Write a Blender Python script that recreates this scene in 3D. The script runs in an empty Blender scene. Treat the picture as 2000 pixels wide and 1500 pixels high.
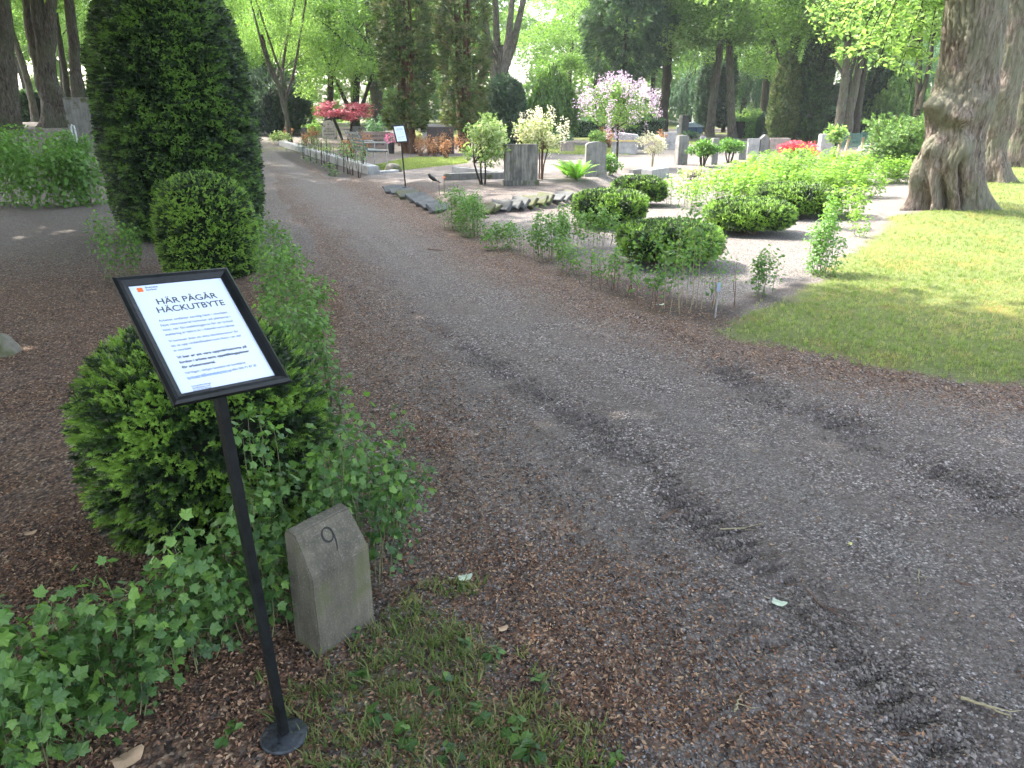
import bpy, math
import numpy as np
sc = bpy.context.scene
C = sc.collection
# ---------------------------------------------------------------- camera, sky, sun, exposure
EYE = 1.6; PITCH = math.radians(20.5); FPX = 1450.0
cam = bpy.data.cameras.new('camera'); cam.sensor_width = 36.0; cam.lens = FPX/2000*36
cam.clip_start = 0.05; cam.clip_end = 2000
co = bpy.data.objects.new('camera', cam); C.objects.link(co)
co.location = (0, 0, EYE); co.rotation_euler = (math.pi/2-PITCH, 0, 0); sc.camera = co
SUN_AZ = math.radians(-64); SUN_EL = math.radians(50)
TOSUN = np.array([math.sin(SUN_AZ)*math.cos(SUN_EL), math.cos(SUN_AZ)*math.cos(SUN_EL), math.sin(SUN_EL)])
w = bpy.data.worlds.new('World'); sc.world = w; w.use_nodes = True
nt = w.node_tree; nt.nodes.clear()
wo = nt.nodes.new('ShaderNodeOutputWorld'); bg = nt.nodes.new('ShaderNodeBackground'); sk = nt.nodes.new('ShaderNodeTexSky')
sk.sky_type = 'NISHITA'; sk.sun_disc = False; sk.sun_elevation = SUN_EL; sk.sun_rotation = SUN_AZ; sk.dust_density = 3.0; sk.ozone_density = .3
bg.inputs[1].default_value = 0.15
hs = nt.nodes.new('ShaderNodeHueSaturation'); hs.inputs['Saturation'].default_value = .62; nt.links.new(sk.outputs[0], hs.inputs['Color']); nt.links.new(hs.outputs[0], bg.inputs[0]); nt.links.new(bg.outputs[0], wo.inputs[0])
sl = bpy.data.lights.new('sun', 'SUN'); sl.energy = 2.05; sl.angle = math.radians(0.5); sl.color = (1.0, 0.95, 0.86)
so = bpy.data.objects.new('sun', sl); C.objects.link(so)
so.rotation_euler = (math.pi/2-SUN_EL, 0, math.pi-SUN_AZ); so.location = (-20, 10, 30)
from mathutils import Vector
so.rotation_euler = Vector(TOSUN).to_track_quat('Z', 'Y').to_euler()
sc.view_settings.view_transform = 'Standard'; sc.view_settings.look = 'None'
sc.view_settings.exposure = 3.28; sc.view_settings.gamma = 1.0
sc.cycles.max_bounces = 7; sc.cycles.diffuse_bounces = 4; sc.cycles.transmission_bounces = 5; sc.cycles.volume_bounces = 0
sc.cycles.glossy_bounces = 2; sc.cycles.caustics_reflective = False; sc.cycles.caustics_refractive = False
sc.cycles.use_denoising = True
# ---------------------------------------------------------------- numeric helpers
rng = np.random.default_rng(11)
def R(a, b, n=None): return rng.uniform(a, b, n)
def smooth(a, b, x):
    t = np.clip((x-a)/(b-a), 0, 1); return t*t*(3-2*t)
def vnoise(x, y, seed=0):
    xi = np.floor(x).astype(np.int64); yi = np.floor(y).astype(np.int64); fx = x-xi; fy = y-yi
    fx = fx*fx*(3-2*fx); fy = fy*fy*(3-2*fy)
    def h(a, b):
        n = (a*374761393+b*668265263+seed*974711) & 0x7fffffff
        n = ((n ^ (n >> 13))*1274126177) & 0x7fffffff
        return ((n ^ (n >> 16)) & 0xffff)/65535.0
    return (h(xi, yi)*(1-fx)+h(xi+1, yi)*fx)*(1-fy)+(h(xi, yi+1)*(1-fx)+h(xi+1, yi+1)*fx)*fy
def fbm(x, y, seed=0, o=3):
    s = 0; a = .5; t = 0
    for i in range(o):
        s = s+a*vnoise(x*2**i, y*2**i, seed+i*7); t += a; a *= .5
    return s/t
def cray(px, py):
    x = (px-1000)/FPX; y = (py-750)/FPX; c, s = math.cos(PITCH), math.sin(PITCH)
    return np.array([x, c-y*s, -s-y*c])
def flat(px, py, z=0.0):
    d = cray(px, py); return np.array([0, 0, EYE])+d*((z-EYE)/d[2])
def poly(pts): return np.array([flat(*p)[:2] for p in pts])
def seg_dist(X, Y, P):
    """distance to a polyline, signed arc length along it, and signed side"""
    best = np.full(X.shape, 1e9); arc = np.zeros(X.shape); acc = 0
    for a, b in zip(P[:-1], P[1:]):
        d = b-a; L = np.hypot(*d); t = np.clip(((X-a[0])*d[0]+(Y-a[1])*d[1])/L**2, 0, 1)
        q = np.hypot(X-a[0]-t*d[0], Y-a[1]-t*d[1]); m = q < best
        best = np.where(m, q, best); arc = np.where(m, acc+t*L, arc); acc += L
    return best, arc
def inside(X, Y, P):
    r = np.zeros(np.shape(X), bool); n = len(P)
    for i in range(n):
        x1, y1 = P[i]; x2, y2 = P[(i+1) % n]
        if y1 == y2: continue
        c = ((y1 > Y) != (y2 > Y)) & (X < (x2-x1)*(Y-y1)/(y2-y1)+x1)
        r ^= c
    return r
def sdf(X, Y, P):
    d, _ = seg_dist(X, Y, np.vstack([P, P[:1]])); return np.where(inside(X, Y, P), d, -d)
# regions on the ground, outlined in metres from where they meet the ground
PATH = poly([(517, 292), (522, 310), (530, 335), (552, 390), (605, 455), (645, 520), (690, 610), (750, 710), (850, 840), (925, 945), (1045, 1095), (1140, 1240), (1270, 1400), (1330, 1500)])
PATH = np.vstack([PATH, [[.3, .2], [3, -3], [9, -3], [9.0, 2.2]], poly([(2150, 800), (2000, 775), (1900, 762), (1750, 735), (1560, 697), (1420, 682), (1300, 640), (1150, 590), (1000, 530), (900, 478), (800, 418), (722, 372), (690, 352), (640, 346), (604, 322), (585, 302), (562, 292)])])
SIDE = poly([(640, 348), (720, 372), (760, 362), (800, 355), (880, 348), (960, 337), (1100, 334), (1230, 330), (1330, 316), (1420, 308), (1420, 288), (1240, 292), (1120, 300), (900, 318), (800, 330), (730, 340)])
LAWN = poly([(1400, 655), (1440, 625), (1500, 590), (1560, 575), (1610, 545), (1650, 512), (1690, 482), (1720, 455), (1760, 432), (1830, 415), (1900, 395), (1912, 345), (1925, 300), (1960, 270), (2400, 262), (2900, 600), (2200, 800), (2060, 770), (1980, 745), (1900, 742), (1750, 722), (1600, 688), (1480, 668)])
LAWN2 = poly([(700, 330), (770, 315), (800, 308), (905, 307), (915, 318), (850, 326), (775, 333)])
LAWN3 = poly([(930, 292), (1010, 280), (1150, 285), (1240, 288), (1230, 302), (1120, 302), (1000, 296)])
PLOT = poly([(930, 432), (985, 420), (1110, 418), (1190, 372), (1300, 352), (1380, 340), (1400, 372), (1560, 380), (1790, 352), (1790, 425), (1725, 440), (1680, 480), (1640, 515), (1600, 545), (1540, 560), (1420, 590), (1250, 545), (1100, 492), (1010, 470)])
SOIL = poly([(1100, 515), (1180, 528), (1330, 575), (1420, 590), (1500, 558), (1580, 540), (1590, 560), (1500, 600), (1420, 640), (1330, 628), (1200, 580), (1090, 530)])
BED = poly([(752, 372), (800, 362), (870, 352), (1000, 347), (1220, 342), (1230, 358), (1160, 372), (1110, 402), (1040, 412), (950, 416), (905, 425), (860, 418), (815, 398)])
KERBSOIL = poly([(535, 296), (600, 296), (735, 338), (700, 350), (640, 344), (590, 325), (560, 312)])
TRACK1 = poly([(600, 430), (690, 520), (800, 600), (930, 690), (1040, 760), (1160, 830), (1290, 940), (1400, 1030), (1540, 1140), (1700, 1320), (1850, 1450), (1900, 1500)])
TRACK2 = poly([(1385, 705), (1440, 735), (1520, 775), (1620, 812), (1750, 880), (1870, 930), (1975, 1000)])
TRACK4 = poly([(1080, 880), (1250, 1050), (1420, 1215), (1600, 1420), (1670, 1500)])
TRACK3 = poly([(560, 430), (650, 545), (720, 640), (840, 760), (900, 850)])
FOREGRASS = poly([(560, 1500), (600, 1380), (680, 1260), (760, 1190), (880, 1180), (1010, 1240), (1090, 1380), (1110, 1500)])
TREEB = flat(1865, 425)
def terr(x, y):
    x = np.asarray(x, float); y = np.asarray(y, float)
    ratio = -x/np.maximum(y, 1.0)
    h = .92*smooth(14, 28, y)*smooth(.40, .52, ratio)*smooth(4, 8, -x)
    h = h+.03*(fbm(x*.5, y*.5, 3)-.5)*smooth(.5, 3, np.hypot(x, y))
    d = sdf(x, y, BED); h = h+.16*smooth(-.05, .5, d)
    h = h+.12*np.exp(-(((x-TREEB[0])**2+(y-TREEB[1])**2)/2.2))
    return h
def ground(px, py):
    """the point where the ground is seen at that place"""
    d = cray(px, py); y = np.exp(np.linspace(math.log(.6), math.log(110), 1600)); x = d[0]*y/d[1]; z = EYE+d[2]*y/d[1]
    g = z-terr(x, y); k = int(np.argmax(g < 0)); k = k if g[k] < 0 else len(y)-1; f = 0 if k == 0 else g[k-1]/(g[k-1]-g[k]+1e-12)
    yy = y[k-1]+(y[k]-y[k-1])*f; return np.array([d[0]*yy/d[1], yy, EYE+d[2]*yy/d[1]])
def depth(p): return p[1]*math.cos(PITCH)+(EYE-p[2])*math.sin(PITCH)
def msize(px, p): return px*depth(p)/FPX
def ztop(px, py, p):
    d = cray(px, py); return EYE+d[2]*p[1]/d[1]
def at(px, py, y):
    d = cray(px, py); return np.array([0, 0, EYE])+d*(y/d[1])
# ---------------------------------------------------------------- meshes
def obj(name, V, F, mat, parent=None, smoothf=False, var=None, attrs=None):
    """F: an int array (n,3) or (n,4), or a list of such arrays"""
    if not isinstance(F, list): F = [F]
    F = [np.asarray(f, np.int32) for f in F if len(f)]
    V = np.asarray(V, np.float32)
    me = bpy.data.meshes.new(name)
    loops = np.concatenate([f.ravel() for f in F]); cnt = np.concatenate([np.full(len(f), f.shape[1], np.int32) for f in F])
    me.vertices.add(len(V)); me.vertices.foreach_set('co', V.ravel())
    me.loops.add(len(loops)); me.loops.foreach_set('vertex_index', loops)
    me.polygons.add(len(cnt)); st = np.zeros(len(cnt), np.int32); st[1:] = np.cumsum(cnt)[:-1]
    me.polygons.foreach_set('loop_start', st)
    me.polygons.foreach_set('use_smooth', np.full(len(cnt), bool(smoothf)))
    me.update(calc_edges=True)
    if var is not None:
        a = me.attributes.new('var', 'FLOAT', 'POINT'); a.data.foreach_set('value', np.asarray(var, np.float32))
    for k, v in (attrs or {}).items():
        a = me.attributes.new(k, 'FLOAT_COLOR', 'POINT'); a.data.foreach_set('color', np.asarray(v, np.float32).ravel())
    for m in (mat if isinstance(mat, list) else [mat]): me.materials.append(m)
    o = bpy.data.objects.new(name, me); C.objects.link(o)
    if parent is not None: o.parent = parent
    return o
class MB:
    """collects pieces into one mesh"""
    def __init__(s): s.V = []; s.T = []; s.Q = []; s.var = []; s.n = 0
    def add(s, V, F, var=0.5):
        V = np.asarray(V, float)
        if not isinstance(F, list): F = [F]
        for f in F:
            f = np.asarray(f, np.int64)
            if len(f): (s.T if f.shape[1] == 3 else s.Q).append(f+s.n)
        s.V.append(V); s.var.append(np.broadcast_to(np.asarray(var, float), (len(V),))); s.n += len(V); return s
    def box(s, c, d, rot=None, var=.5):
        v = np.array([[x, y, z] for x in (-.5, .5) for y in (-.5, .5) for z in (-.5, .5)])*np.array(d)
        if rot is not None: v = v@np.asarray(rot).T
        return s.add(v+np.array(c), np.array([[0, 1, 3, 2], [4, 6, 7, 5], [0, 4, 5, 1], [2, 3, 7, 6], [0, 2, 6, 4], [1, 5, 7, 3]]), var)
    def tube(s, P, r, n=6, var=.5, cap=True, noise=0.0):
        P = np.asarray(P, float); m = len(P); r = np.broadcast_to(np.asarray(r, float), (m,))
        T = np.gradient(P, axis=0); T /= np.linalg.norm(T, axis=1)[:, None]+1e-9
        ref = np.array([1., .13, .07]) if abs(T[:, 0]).mean() < .8 else np.array([.1, 1., .05])
        U = np.cross(T, ref); U /= np.linalg.norm(U, axis=1)[:, None]; W = np.cross(T, U)
        a = np.arange(n)/n*2*np.pi
        rr = r[:, None]*(1+noise*rng.normal(size=(m, n))) if noise else np.repeat(r[:, None], n, 1)
        V = P[:, None]+rr[..., None]*(np.cos(a)[None, :, None]*U[:, None]+np.sin(a)[None, :, None]*W[:, None])
        i = np.arange(m-1)[:, None]*n; j = np.arange(n)[None]; k = (j+1) % n
        Q = np.stack([i+j, i+k, i+n+k, i+n+j], -1).reshape(-1, 4); Q = Q[:, ::-1]
        V = V.reshape(-1, 3); F = [Q]
        if cap:
            V = np.vstack([V, P[:1], P[-1:]]); c0 = m*n; jj = np.arange(n); kk = (jj+1) % n
            F.append(np.stack([np.full(n, c0), jj, kk], -1)[:, ::-1]); F.append(np.stack([np.full(n, c0+1), (m-1)*n+jj, (m-1)*n+kk], -1))
        return s.add(V, F, var)
    def build(s, name, mat, parent=None, smoothf=False):
        return obj(name, np.vstack(s.V), [np.vstack(x) for x in (s.T, s.Q) if x], mat, parent, smoothf, np.concatenate(s.var))
def rotm(n, spin):
    """rotation matrices whose z axis is n (m,3), spun about it"""
    n = n/np.linalg.norm(n, axis=1)[:, None]
    ref = np.where(np.abs(n[:, 2:3]) < .95, np.array([[0, 0, 1.]]), np.array([[1., 0, 0]]))
    u = np.cross(ref, n); u /= np.linalg.norm(u, axis=1)[:, None]; v = np.cross(n, u)
    c, s = np.cos(spin)[:, None], np.sin(spin)[:, None]
    return np.stack([u*c+v*s, -u*s+v*c, n], -1)
def scatter(mb, tmpl, P, rot, size, var):
    tv, tf = tmpl; m = len(P)
    if m == 0: return
    size = np.broadcast_to(np.asarray(size, float), (m,))
    V = np.einsum('mij,kj->mki', rot, tv)*size[:, None, None]+P[:, None]
    k = len(tv); off = (np.arange(m)*k)[:, None, None]
    F = [(np.asarray(f)[None]+off).reshape(-1, np.asarray(f).shape[1]) for f in tf]
    mb.add(V.reshape(-1, 3), F, np.repeat(np.broadcast_to(np.asarray(var, float), (m,)), k))
def dirs(n, up=0.0):
    d = rng.normal(size=(n, 3)); d /= np.linalg.norm(d, axis=1)[:, None]; d[:, 2] += up; return d/np.linalg.norm(d, axis=1)[:, None]
# leaf templates; x is along the leaf, z its face
LEAF = (np.array([[0, 0, 0], [.5, -.28, .06], [1, 0, -.12], [.5, .28, .06], [.5, 0, -.02]]), [np.array([[0, 1, 4], [1, 2, 4], [2, 3, 4], [3, 0, 4]])])
LEAFQ = (np.array([[0, 0, 0], [.45, -.3, .08], [1, 0, -.1], [.45, .3, .08]]), [np.array([[0, 1, 2], [0, 2, 3]])])
def lobed():
    ang = np.radians([-150, -112, -88, -62, -38, -24, 0, 24, 38, 62, 88, 112, 150]); rad = np.array([.42, .58, .46, .80, .58, .66, 1.0, .66, .58, .80, .46, .58, .42])*.56
    v = [[.42+r*math.cos(a), r*math.sin(a)*1.1, -.25*(r**2)+.03*(i % 2)] for i, (a, r) in enumerate(zip(ang, rad))]
    v = [[.42, 0, .03]]+v+[[.22, 0, .02]]; k = len(v)-1
    f = [[0, i, i+1] for i in range(1, k-1)]+[[0, k-1, k], [0, k, 1]]
    return (np.array(v), [np.array(f)])
LOBED = lobed()
def petioled(t):   # with a thin stalk
    v, f = t; n = len(v); v2 = np.vstack([v+[.25, 0, 0], [[-.35, -.012, -.05], [-.35, .012, -.05], [.5, .012, 0], [.5, -.012, 0]]])
    return (v2, [f[0], np.array([[n, n+3, n+2], [n, n+2, n+1]])])
LOBEDP = petioled(LOBED)
def sprig(nn, quad=True, flatness=.35, tip=.75, nl=.5, wd=.042):
    """a yew shoot along +z with needles on its sides, 1 long"""
    V = []; F = []
    V += [[-.02, 0, 0], [.02, 0, 0], [0, 0, tip]]; F.append([0, 1, 2])
    for i in range(nn):
        t = (i+.6)/nn; z = t*tip; sg = 1 if i % 2 else -1; a = (0 if sg > 0 else np.pi)+R(-1.0, 1.0)*flatness*2
        up = .35+.6*t; L = nl*(1-.35*t)
        d = np.array([math.cos(a)*math.cos(up), math.sin(a)*math.cos(up), math.sin(up)])
        s = np.cross(d, [0, 0, 1.]); s /= np.linalg.norm(s); b = np.array([0, 0, z]); n = len(V)
        V += list(map(list, [b-s*wd*.4, b+s*wd*.4, b+d*L*.6+s*wd, b+d*L, b+d*L*.6-s*wd]))
        F += [[n, n+1, n+2], [n, n+2, n+4], [n+4, n+2, n+3]]
    return (np.array(V), [np.array(F)])
SPRIGS = [sprig(18) for _ in range(4)]
SPRIGL = [sprig(8, wd=.075, nl=.55) for _ in range(4)]
# ---------------------------------------------------------------- things
def thing(name, label, cat, loc=(0, 0, 0), rz=0, group=None):
    o = bpy.data.objects.new(name, None); C.objects.link(o); o.empty_display_size = .1
    o.location = [float(v) for v in loc]; o.rotation_euler = (0, 0, rz); tag(o, label, cat, group); return o
def tag(o, label, cat, group=None, kind=None):
    if label: o['label'] = label
    if cat: o['category'] = cat
    if group: o['group'] = group
    if kind: o['kind'] = kind
    return o
def copy_thing(src, loc, rz, scale=1.0, label=None, group=None):
    r = src.copy(); C.objects.link(r); r.location = [float(v) for v in loc]; r.rotation_euler = (0, 0, rz)
    r.scale = (scale,)*3 if np.isscalar(scale) else scale
    if label: r['label'] = label
    if group: r['group'] = group
    for ch in list(src.children):
        c = ch.copy(); C.objects.link(c); c.parent = r
        for g in ch.children:
            d = g.copy(); C.objects.link(d); d.parent = c
    return r
# ---------------------------------------------------------------- materials
def node(nt, t, **k):
    n = nt.nodes.new('ShaderNode'+t)
    for a, v in k.items():
        if isinstance(a, str) and a.startswith('i'): n.inputs[int(a[1:])].default_value = v
        else: setattr(n, a, v)
    return n
def newmat(name):
    m = bpy.data.materials.new(name); m.use_nodes = True; nt = m.node_tree; nt.nodes.clear()
    out = node(nt, 'OutputMaterial'); b = node(nt, 'BsdfPrincipled'); nt.links.new(b.outputs[0], out.inputs[0])
    return m, nt, b, out
def ramp(nt, src, cols, pos=None):
    r = node(nt, 'ValToRGB'); e = r.color_ramp.elements; n = len(cols)
    while len(e) < n: e.new(.5)
    for i, c in enumerate(cols):
        e[i].position = pos[i] if pos else i/(n-1); e[i].color = (*c, 1)
    nt.links.new(src, r.inputs[0]); return r
def leafmat(name, cols, trans=.38, rough=.5, tcol=(1.12, 1.25, .72), spec=.35):
    m, nt, b, out = newmat(name); L = nt.links
    a = node(nt, 'Attribute'); a.attribute_name = 'var'; oi = node(nt, 'ObjectInfo')
    ad = node(nt, 'Math', operation='MULTIPLY_ADD'); L.new(oi.outputs['Random'], ad.inputs[0]); ad.inputs[1].default_value = .16
    L.new(a.outputs['Fac'], ad.inputs[2])
    r = ramp(nt, ad.outputs[0], cols); L.new(r.outputs[0], b.inputs['Base Color'])
    b.inputs['Roughness'].default_value = rough; b.inputs['Specular IOR Level'].default_value = spec
    t = node(nt, 'BsdfTranslucent'); mx = node(nt, 'Mix', data_type='RGBA', blend_type='MULTIPLY'); mx.inputs[0].default_value = 1
    L.new(r.outputs[0], mx.inputs[6]); mx.inputs[7].default_value = (*[c*1.5 for c in tcol], 1); L.new(mx.outputs[2], t.inputs[0])
    ms = node(nt, 'MixShader'); ms.inputs[0].default_value = trans
    L.new(b.outputs[0], ms.inputs[1]); L.new(t.outputs[0], ms.inputs[2]); L.new(ms.outputs[0], out.inputs[0]); return m
def plain(name, col, rough=.6, metal=0, nscale=8, namt=.25, bump=.0, bscale=60, spec=.4, col2=None):
    m, nt, b, out = newmat(name); L = nt.links
    g = node(nt, 'TexCoord'); n = node(nt, 'TexNoise'); n.inputs['Scale'].default_value = nscale; n.inputs['Detail'].default_value = 6; n.inputs['Roughness'].default_value = .65
    L.new(g.outputs['Object'], n.inputs['Vector'])
    c2 = col2 or tuple(c*(1-namt*1.6) for c in col)
    r = ramp(nt, n.outputs[0], [c2, col, tuple(min(1, c*(1+namt)) for c in col)], [.3, .5, .72]); L.new(r.outputs[0], b.inputs['Base Color'])
    b.inputs['Roughness'].default_value = rough; b.inputs['Metallic'].default_value = metal; b.inputs['Specular IOR Level'].default_value = spec
    if bump:
        n2 = node(nt, 'TexNoise'); n2.inputs['Scale'].default_value = bscale; n2.inputs['Detail'].default_value = 5; L.new(g.outputs['Object'], n2.inputs['Vector'])
        bp = node(nt, 'Bump'); bp.inputs['Strength'].default_value = bump; bp.inputs['Distance'].default_value = .01; L.new(n2.outputs[0], bp.inputs['Height']); L.new(bp.outputs[0], b.inputs['Normal'])
    return m
def stonemat(name, col, spots=(.5, .5, .46), streak=0.0, speck=.5, moss=0.0):
    m, nt, b, out = newmat(name); L = nt.links
    g = node(nt, 'TexCoord'); O = g.outputs['Object']
    n = node(nt, 'TexNoise'); n.inputs['Scale'].default_value = 5; n.inputs['Detail'].default_value = 8; n.inputs['Roughness'].default_value = .7; L.new(O, n.inputs['Vector'])
    r = ramp(nt, n.outputs[0], [tuple(c*.55 for c in col), col, tuple(min(.8, c*1.25) for c in col)], [.32, .5, .7])
    n2 = node(nt, 'TexNoise'); n2.inputs['Scale'].default_value = 160; n2.inputs['Detail'].default_value = 2; L.new(O, n2.inputs['Vector'])
    r2 = ramp(nt, n2.outputs[0], [(0, 0, 0), (1, 1, 1)], [.55, .72])
    mx = node(nt, 'Mix', data_type='RGBA'); ml = node(nt, 'Math', operation='MULTIPLY'); ml.inputs[1].default_value = speck; L.new(r2.outputs[0], ml.inputs[0]); L.new(ml.outputs[0], mx.inputs[0])
    L.new(r.outputs[0], mx.inputs[6]); mx.inputs[7].default_value = (*spots, 1); last = mx.outputs[2]
    if streak:
        mp = node(nt, 'Mapping'); mp.inputs['Scale'].default_value = (16, 16, 1.6); L.new(O, mp.inputs[0])
        n3 = node(nt, 'TexNoise'); n3.inputs['Scale'].default_value = 1; n3.inputs['Detail'].default_value = 8; n3.inputs['Roughness'].default_value = .7; L.new(mp.outputs[0], n3.inputs['Vector'])
        r3 = ramp(nt, n3.outputs[0], [(1-streak,)*3, (1, 1, 1)], [.44, .6]); mm = node(nt, 'Mix', data_type='RGBA', blend_type='MULTIPLY'); mm.inputs[0].default_value = 1
        L.new(last, mm.inputs[6]); L.new(r3.outputs[0], mm.inputs[7]); last = mm.outputs[2]
    if moss:
        n4 = node(nt, 'TexNoise'); n4.inputs['Scale'].default_value = 4.5; n4.inputs['Detail'].default_value = 7; L.new(O, n4.inputs['Vector'])
        r4 = ramp(nt, n4.outputs[0], [(0, 0, 0), (1, 1, 1)], [.62-.25*moss, .72-.2*moss]); mm = node(nt, 'Mix', data_type='RGBA'); L.new(r4.outputs[0], mm.inputs[0]); L.new(last, mm.inputs[6]); mm.inputs[7].default_value = (.06, .066, .02, 1); last = mm.outputs[2]
    L.new(last, b.inputs['Base Color']); b.inputs['Roughness'].default_value = .85
    bp = node(nt, 'Bump'); bp.inputs['Strength'].default_value = .5; bp.inputs['Distance'].default_value = .004; L.new(n2.outputs[0], bp.inputs['Height']); L.new(bp.outputs[0], b.inputs['Normal'])
    return m
def barkmat(name, c1, c2, moss=(.10, .12, .06), mossamt=.5, sc=1.0):
    m, nt, b, out = newmat(name); L = nt.links; g = node(nt, 'TexCoord'); O = g.outputs['Object']
    mp = node(nt, 'Mapping'); mp.inputs['Scale'].default_value = (14*sc, 14*sc, 2.6*sc); L.new(O, mp.inputs[0])
    n0 = node(nt, 'TexNoise'); n0.inputs['Scale'].default_value = 1.3; n0.inputs['Detail'].default_value = 3; L.new(O, n0.inputs['Vector'])
    ad = node(nt, 'Mix', data_type='VECTOR'); ad.inputs[0].default_value = .12; L.new(mp.outputs[0], ad.inputs[4]); L.new(n0.outputs['Color'], ad.inputs[5])
    n = node(nt, 'TexNoise'); n.inputs['Scale'].default_value = 1.6; n.inputs['Detail'].default_value = 9; n.inputs['Roughness'].default_value = .68; n.inputs['Distortion'].default_value = .6; L.new(mp.outputs[0], n.inputs['Vector'])
    r = ramp(nt, n.outputs[0], [tuple(c*.3 for c in c1), c1, c2], [.33, .47, .68])
    n4 = node(nt, 'TexNoise'); n4.inputs['Scale'].default_value = 2.3; n4.inputs['Detail'].default_value = 6; L.new(O, n4.inputs['Vector'])
    r4 = ramp(nt, n4.outputs[0], [(0, 0, 0), (mossamt,)*3], [.42, .62]); mm = node(nt, 'Mix', data_type='RGBA'); L.new(r4.outputs[0], mm.inputs[0]); L.new(r.outputs[0], mm.inputs[6]); mm.inputs[7].default_value = (*moss, 1)
    L.new(mm.outputs[2], b.inputs['Base Color']); b.inputs['Roughness'].default_value = .95; b.inputs['Specular IOR Level'].default_value = .15
    bp = node(nt, 'Bump'); bp.inputs['Strength'].default_value = .9; bp.inputs['Distance'].default_value = .035; L.new(n.outputs[0], bp.inputs['Height']); L.new(bp.outputs[0], b.inputs['Normal'])
    return m
def groundmat():
    m, nt, b, out = newmat('ground_cover'); L = nt.links
    geo = node(nt, 'NewGeometry'); P = geo.outputs['Position']
    at_ = node(nt, 'Attribute'); at_.attribute_name = 'mask'; sp = node(nt, 'SeparateColor'); L.new(at_.outputs['Color'], sp.inputs[0])
    def noise(s, d=4, ro=.6):
        n = node(nt, 'TexNoise'); n.inputs['Scale'].default_value = s; n.inputs['Detail'].default_value = d; n.inputs['Roughness'].default_value = ro; L.new(P, n.inputs['Vector']); return n
    def vor(s, feat='F1'):
        n = node(nt, 'TexVoronoi'); n.inputs['Scale'].default_value = s; n.feature = feat; L.new(P, n.inputs['Vector']); return n
    def mixc(f, a, c, bt='MIX'):
        n = node(nt, 'Mix', data_type='RGBA', blend_type=bt)
        for i, v in ((0, f), (6, a), (7, c)):
            if hasattr(v, 'is_output'): L.new(v, n.inputs[i])
            else: n.inputs[i].default_value = v if i == 0 else (*v, 1)
        return n.outputs[2]
    def math_(op, a, c):
        n = node(nt, 'Math', operation=op)
        for i, v in ((0, a), (1, c)):
            if hasattr(v, 'is_output'): L.new(v, n.inputs[i])
            else: n.inputs[i].default_value = v
        return n.outputs[0]
    v1 = vor(105); v2 = vor(60); sx = node(nt, 'SeparateColor'); L.new(v1.outputs['Color'], sx.inputs[0])
    sx2 = node(nt, 'SeparateColor'); L.new(v2.outputs['Color'], sx2.inputs[0])
    grav = ramp(nt, sx.outputs[0], [(.045, .036, .032), (.115, .094, .083), (.185, .153, .137), (.28, .238, .215), (.55, .49, .46)], [0, .35, .65, .9, 1]).outputs[0]
    dist = ramp(nt, v1.outputs['Distance'], [(1, 1, 1), (.35, .35, .35)], [.3, .75]).outputs[0]
    grav = mixc(.75, grav, dist, 'MULTIPLY')
    dirt = ramp(nt, noise(40, 8, .75).outputs[0], [(.055, .044, .037), (.122, .100, .086), (.185, .155, .136)], [.3, .5, .7]).outputs[0]
    big = ramp(nt, noise(2.2, 5).outputs[0], [(.0,)*3, (1,)*3], [.40, .64]).outputs[0]
    grav = mixc(math_('MULTIPLY', big, .75), grav, dirt)
    pale = ramp(nt, sx.outputs[1], [(.045, .039, .035), (.125, .112, .103), (.21, .19, .176), (.34, .31, .29)]).outputs[0]
    pale = mixc(.6, pale, dist, 'MULTIPLY')
    base = mixc(sp.outputs[2], grav, mixc(.0, (.03, .025, .022), dirt))
    soil = ramp(nt, noise(55, 8, .8).outputs[0], [(.012, .010, .009), (.035, .029, .026), (.08, .068, .06)], [.3, .5, .75]).outputs[0]
    base = mixc(sp.outputs[2], grav, soil)
    base = mixc(at_.outputs['Alpha'], base, pale)
    # litter of brown husks
    mp = node(nt, 'Mapping'); mp.inputs['Scale'].default_value = (95, 60, 80); L.new(P, mp.inputs[0])
    dn = node(nt, 'TexNoise'); dn.inputs['Scale'].default_value = 20; L.new(P, dn.inputs['Vector'])
    vv = node(nt, 'VectorMath', operation='MULTIPLY_ADD'); L.new(dn.outputs['Color'], vv.inputs[0]); vv.inputs[1].default_value = (2.5, 2.5, 2.5); L.new(mp.outputs[0], vv.inputs[2])
    v3 = node(nt, 'TexVoronoi'); v3.inputs['Scale'].default_value = 1; L.new(vv.outputs[0], v3.inputs['Vector'])
    s3 = node(nt, 'SeparateColor'); L.new(v3.outputs['Color'], s3.inputs[0])
    lit = ramp(nt, s3.outputs[0], [(.028, .02, .016), (.085, .052, .038), (.155, .090, .058), (.22, .14, .092), (.34, .25, .18)], [0, .3, .6, .88, 1]).outputs[0]
    dd = ramp(nt, v3.outputs['Distance'], [(1, 1, 1), (.3, .3, .3)], [.3, .8]).outputs[0]
    lit = mixc(.8, lit, dd, 'MULTIPLY')
    th = math_('MULTIPLY', math_('SUBTRACT', math_('ADD', sp.outputs[1], math_('MULTIPLY', noise(7, 5).outputs[0], .6)), s3.outputs[1]), 3.0)
    n9 = node(nt, 'Clamp'); L.new(math_('SUBTRACT', th, .6), n9.inputs[0])
    mk = node(nt, 'Clamp'); L.new(math_('MULTIPLY', sp.outputs[1], 6), mk.inputs[0])
    base = mixc(math_('MULTIPLY', n9.outputs[0], mk.outputs[0]), base, lit)
    gr = ramp(nt, noise(60, 6, .8).outputs[0], [(.035, .045, .015), (.10, .125, .035), (.17, .19, .065)], [.3, .5, .7]).outputs[0]
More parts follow.
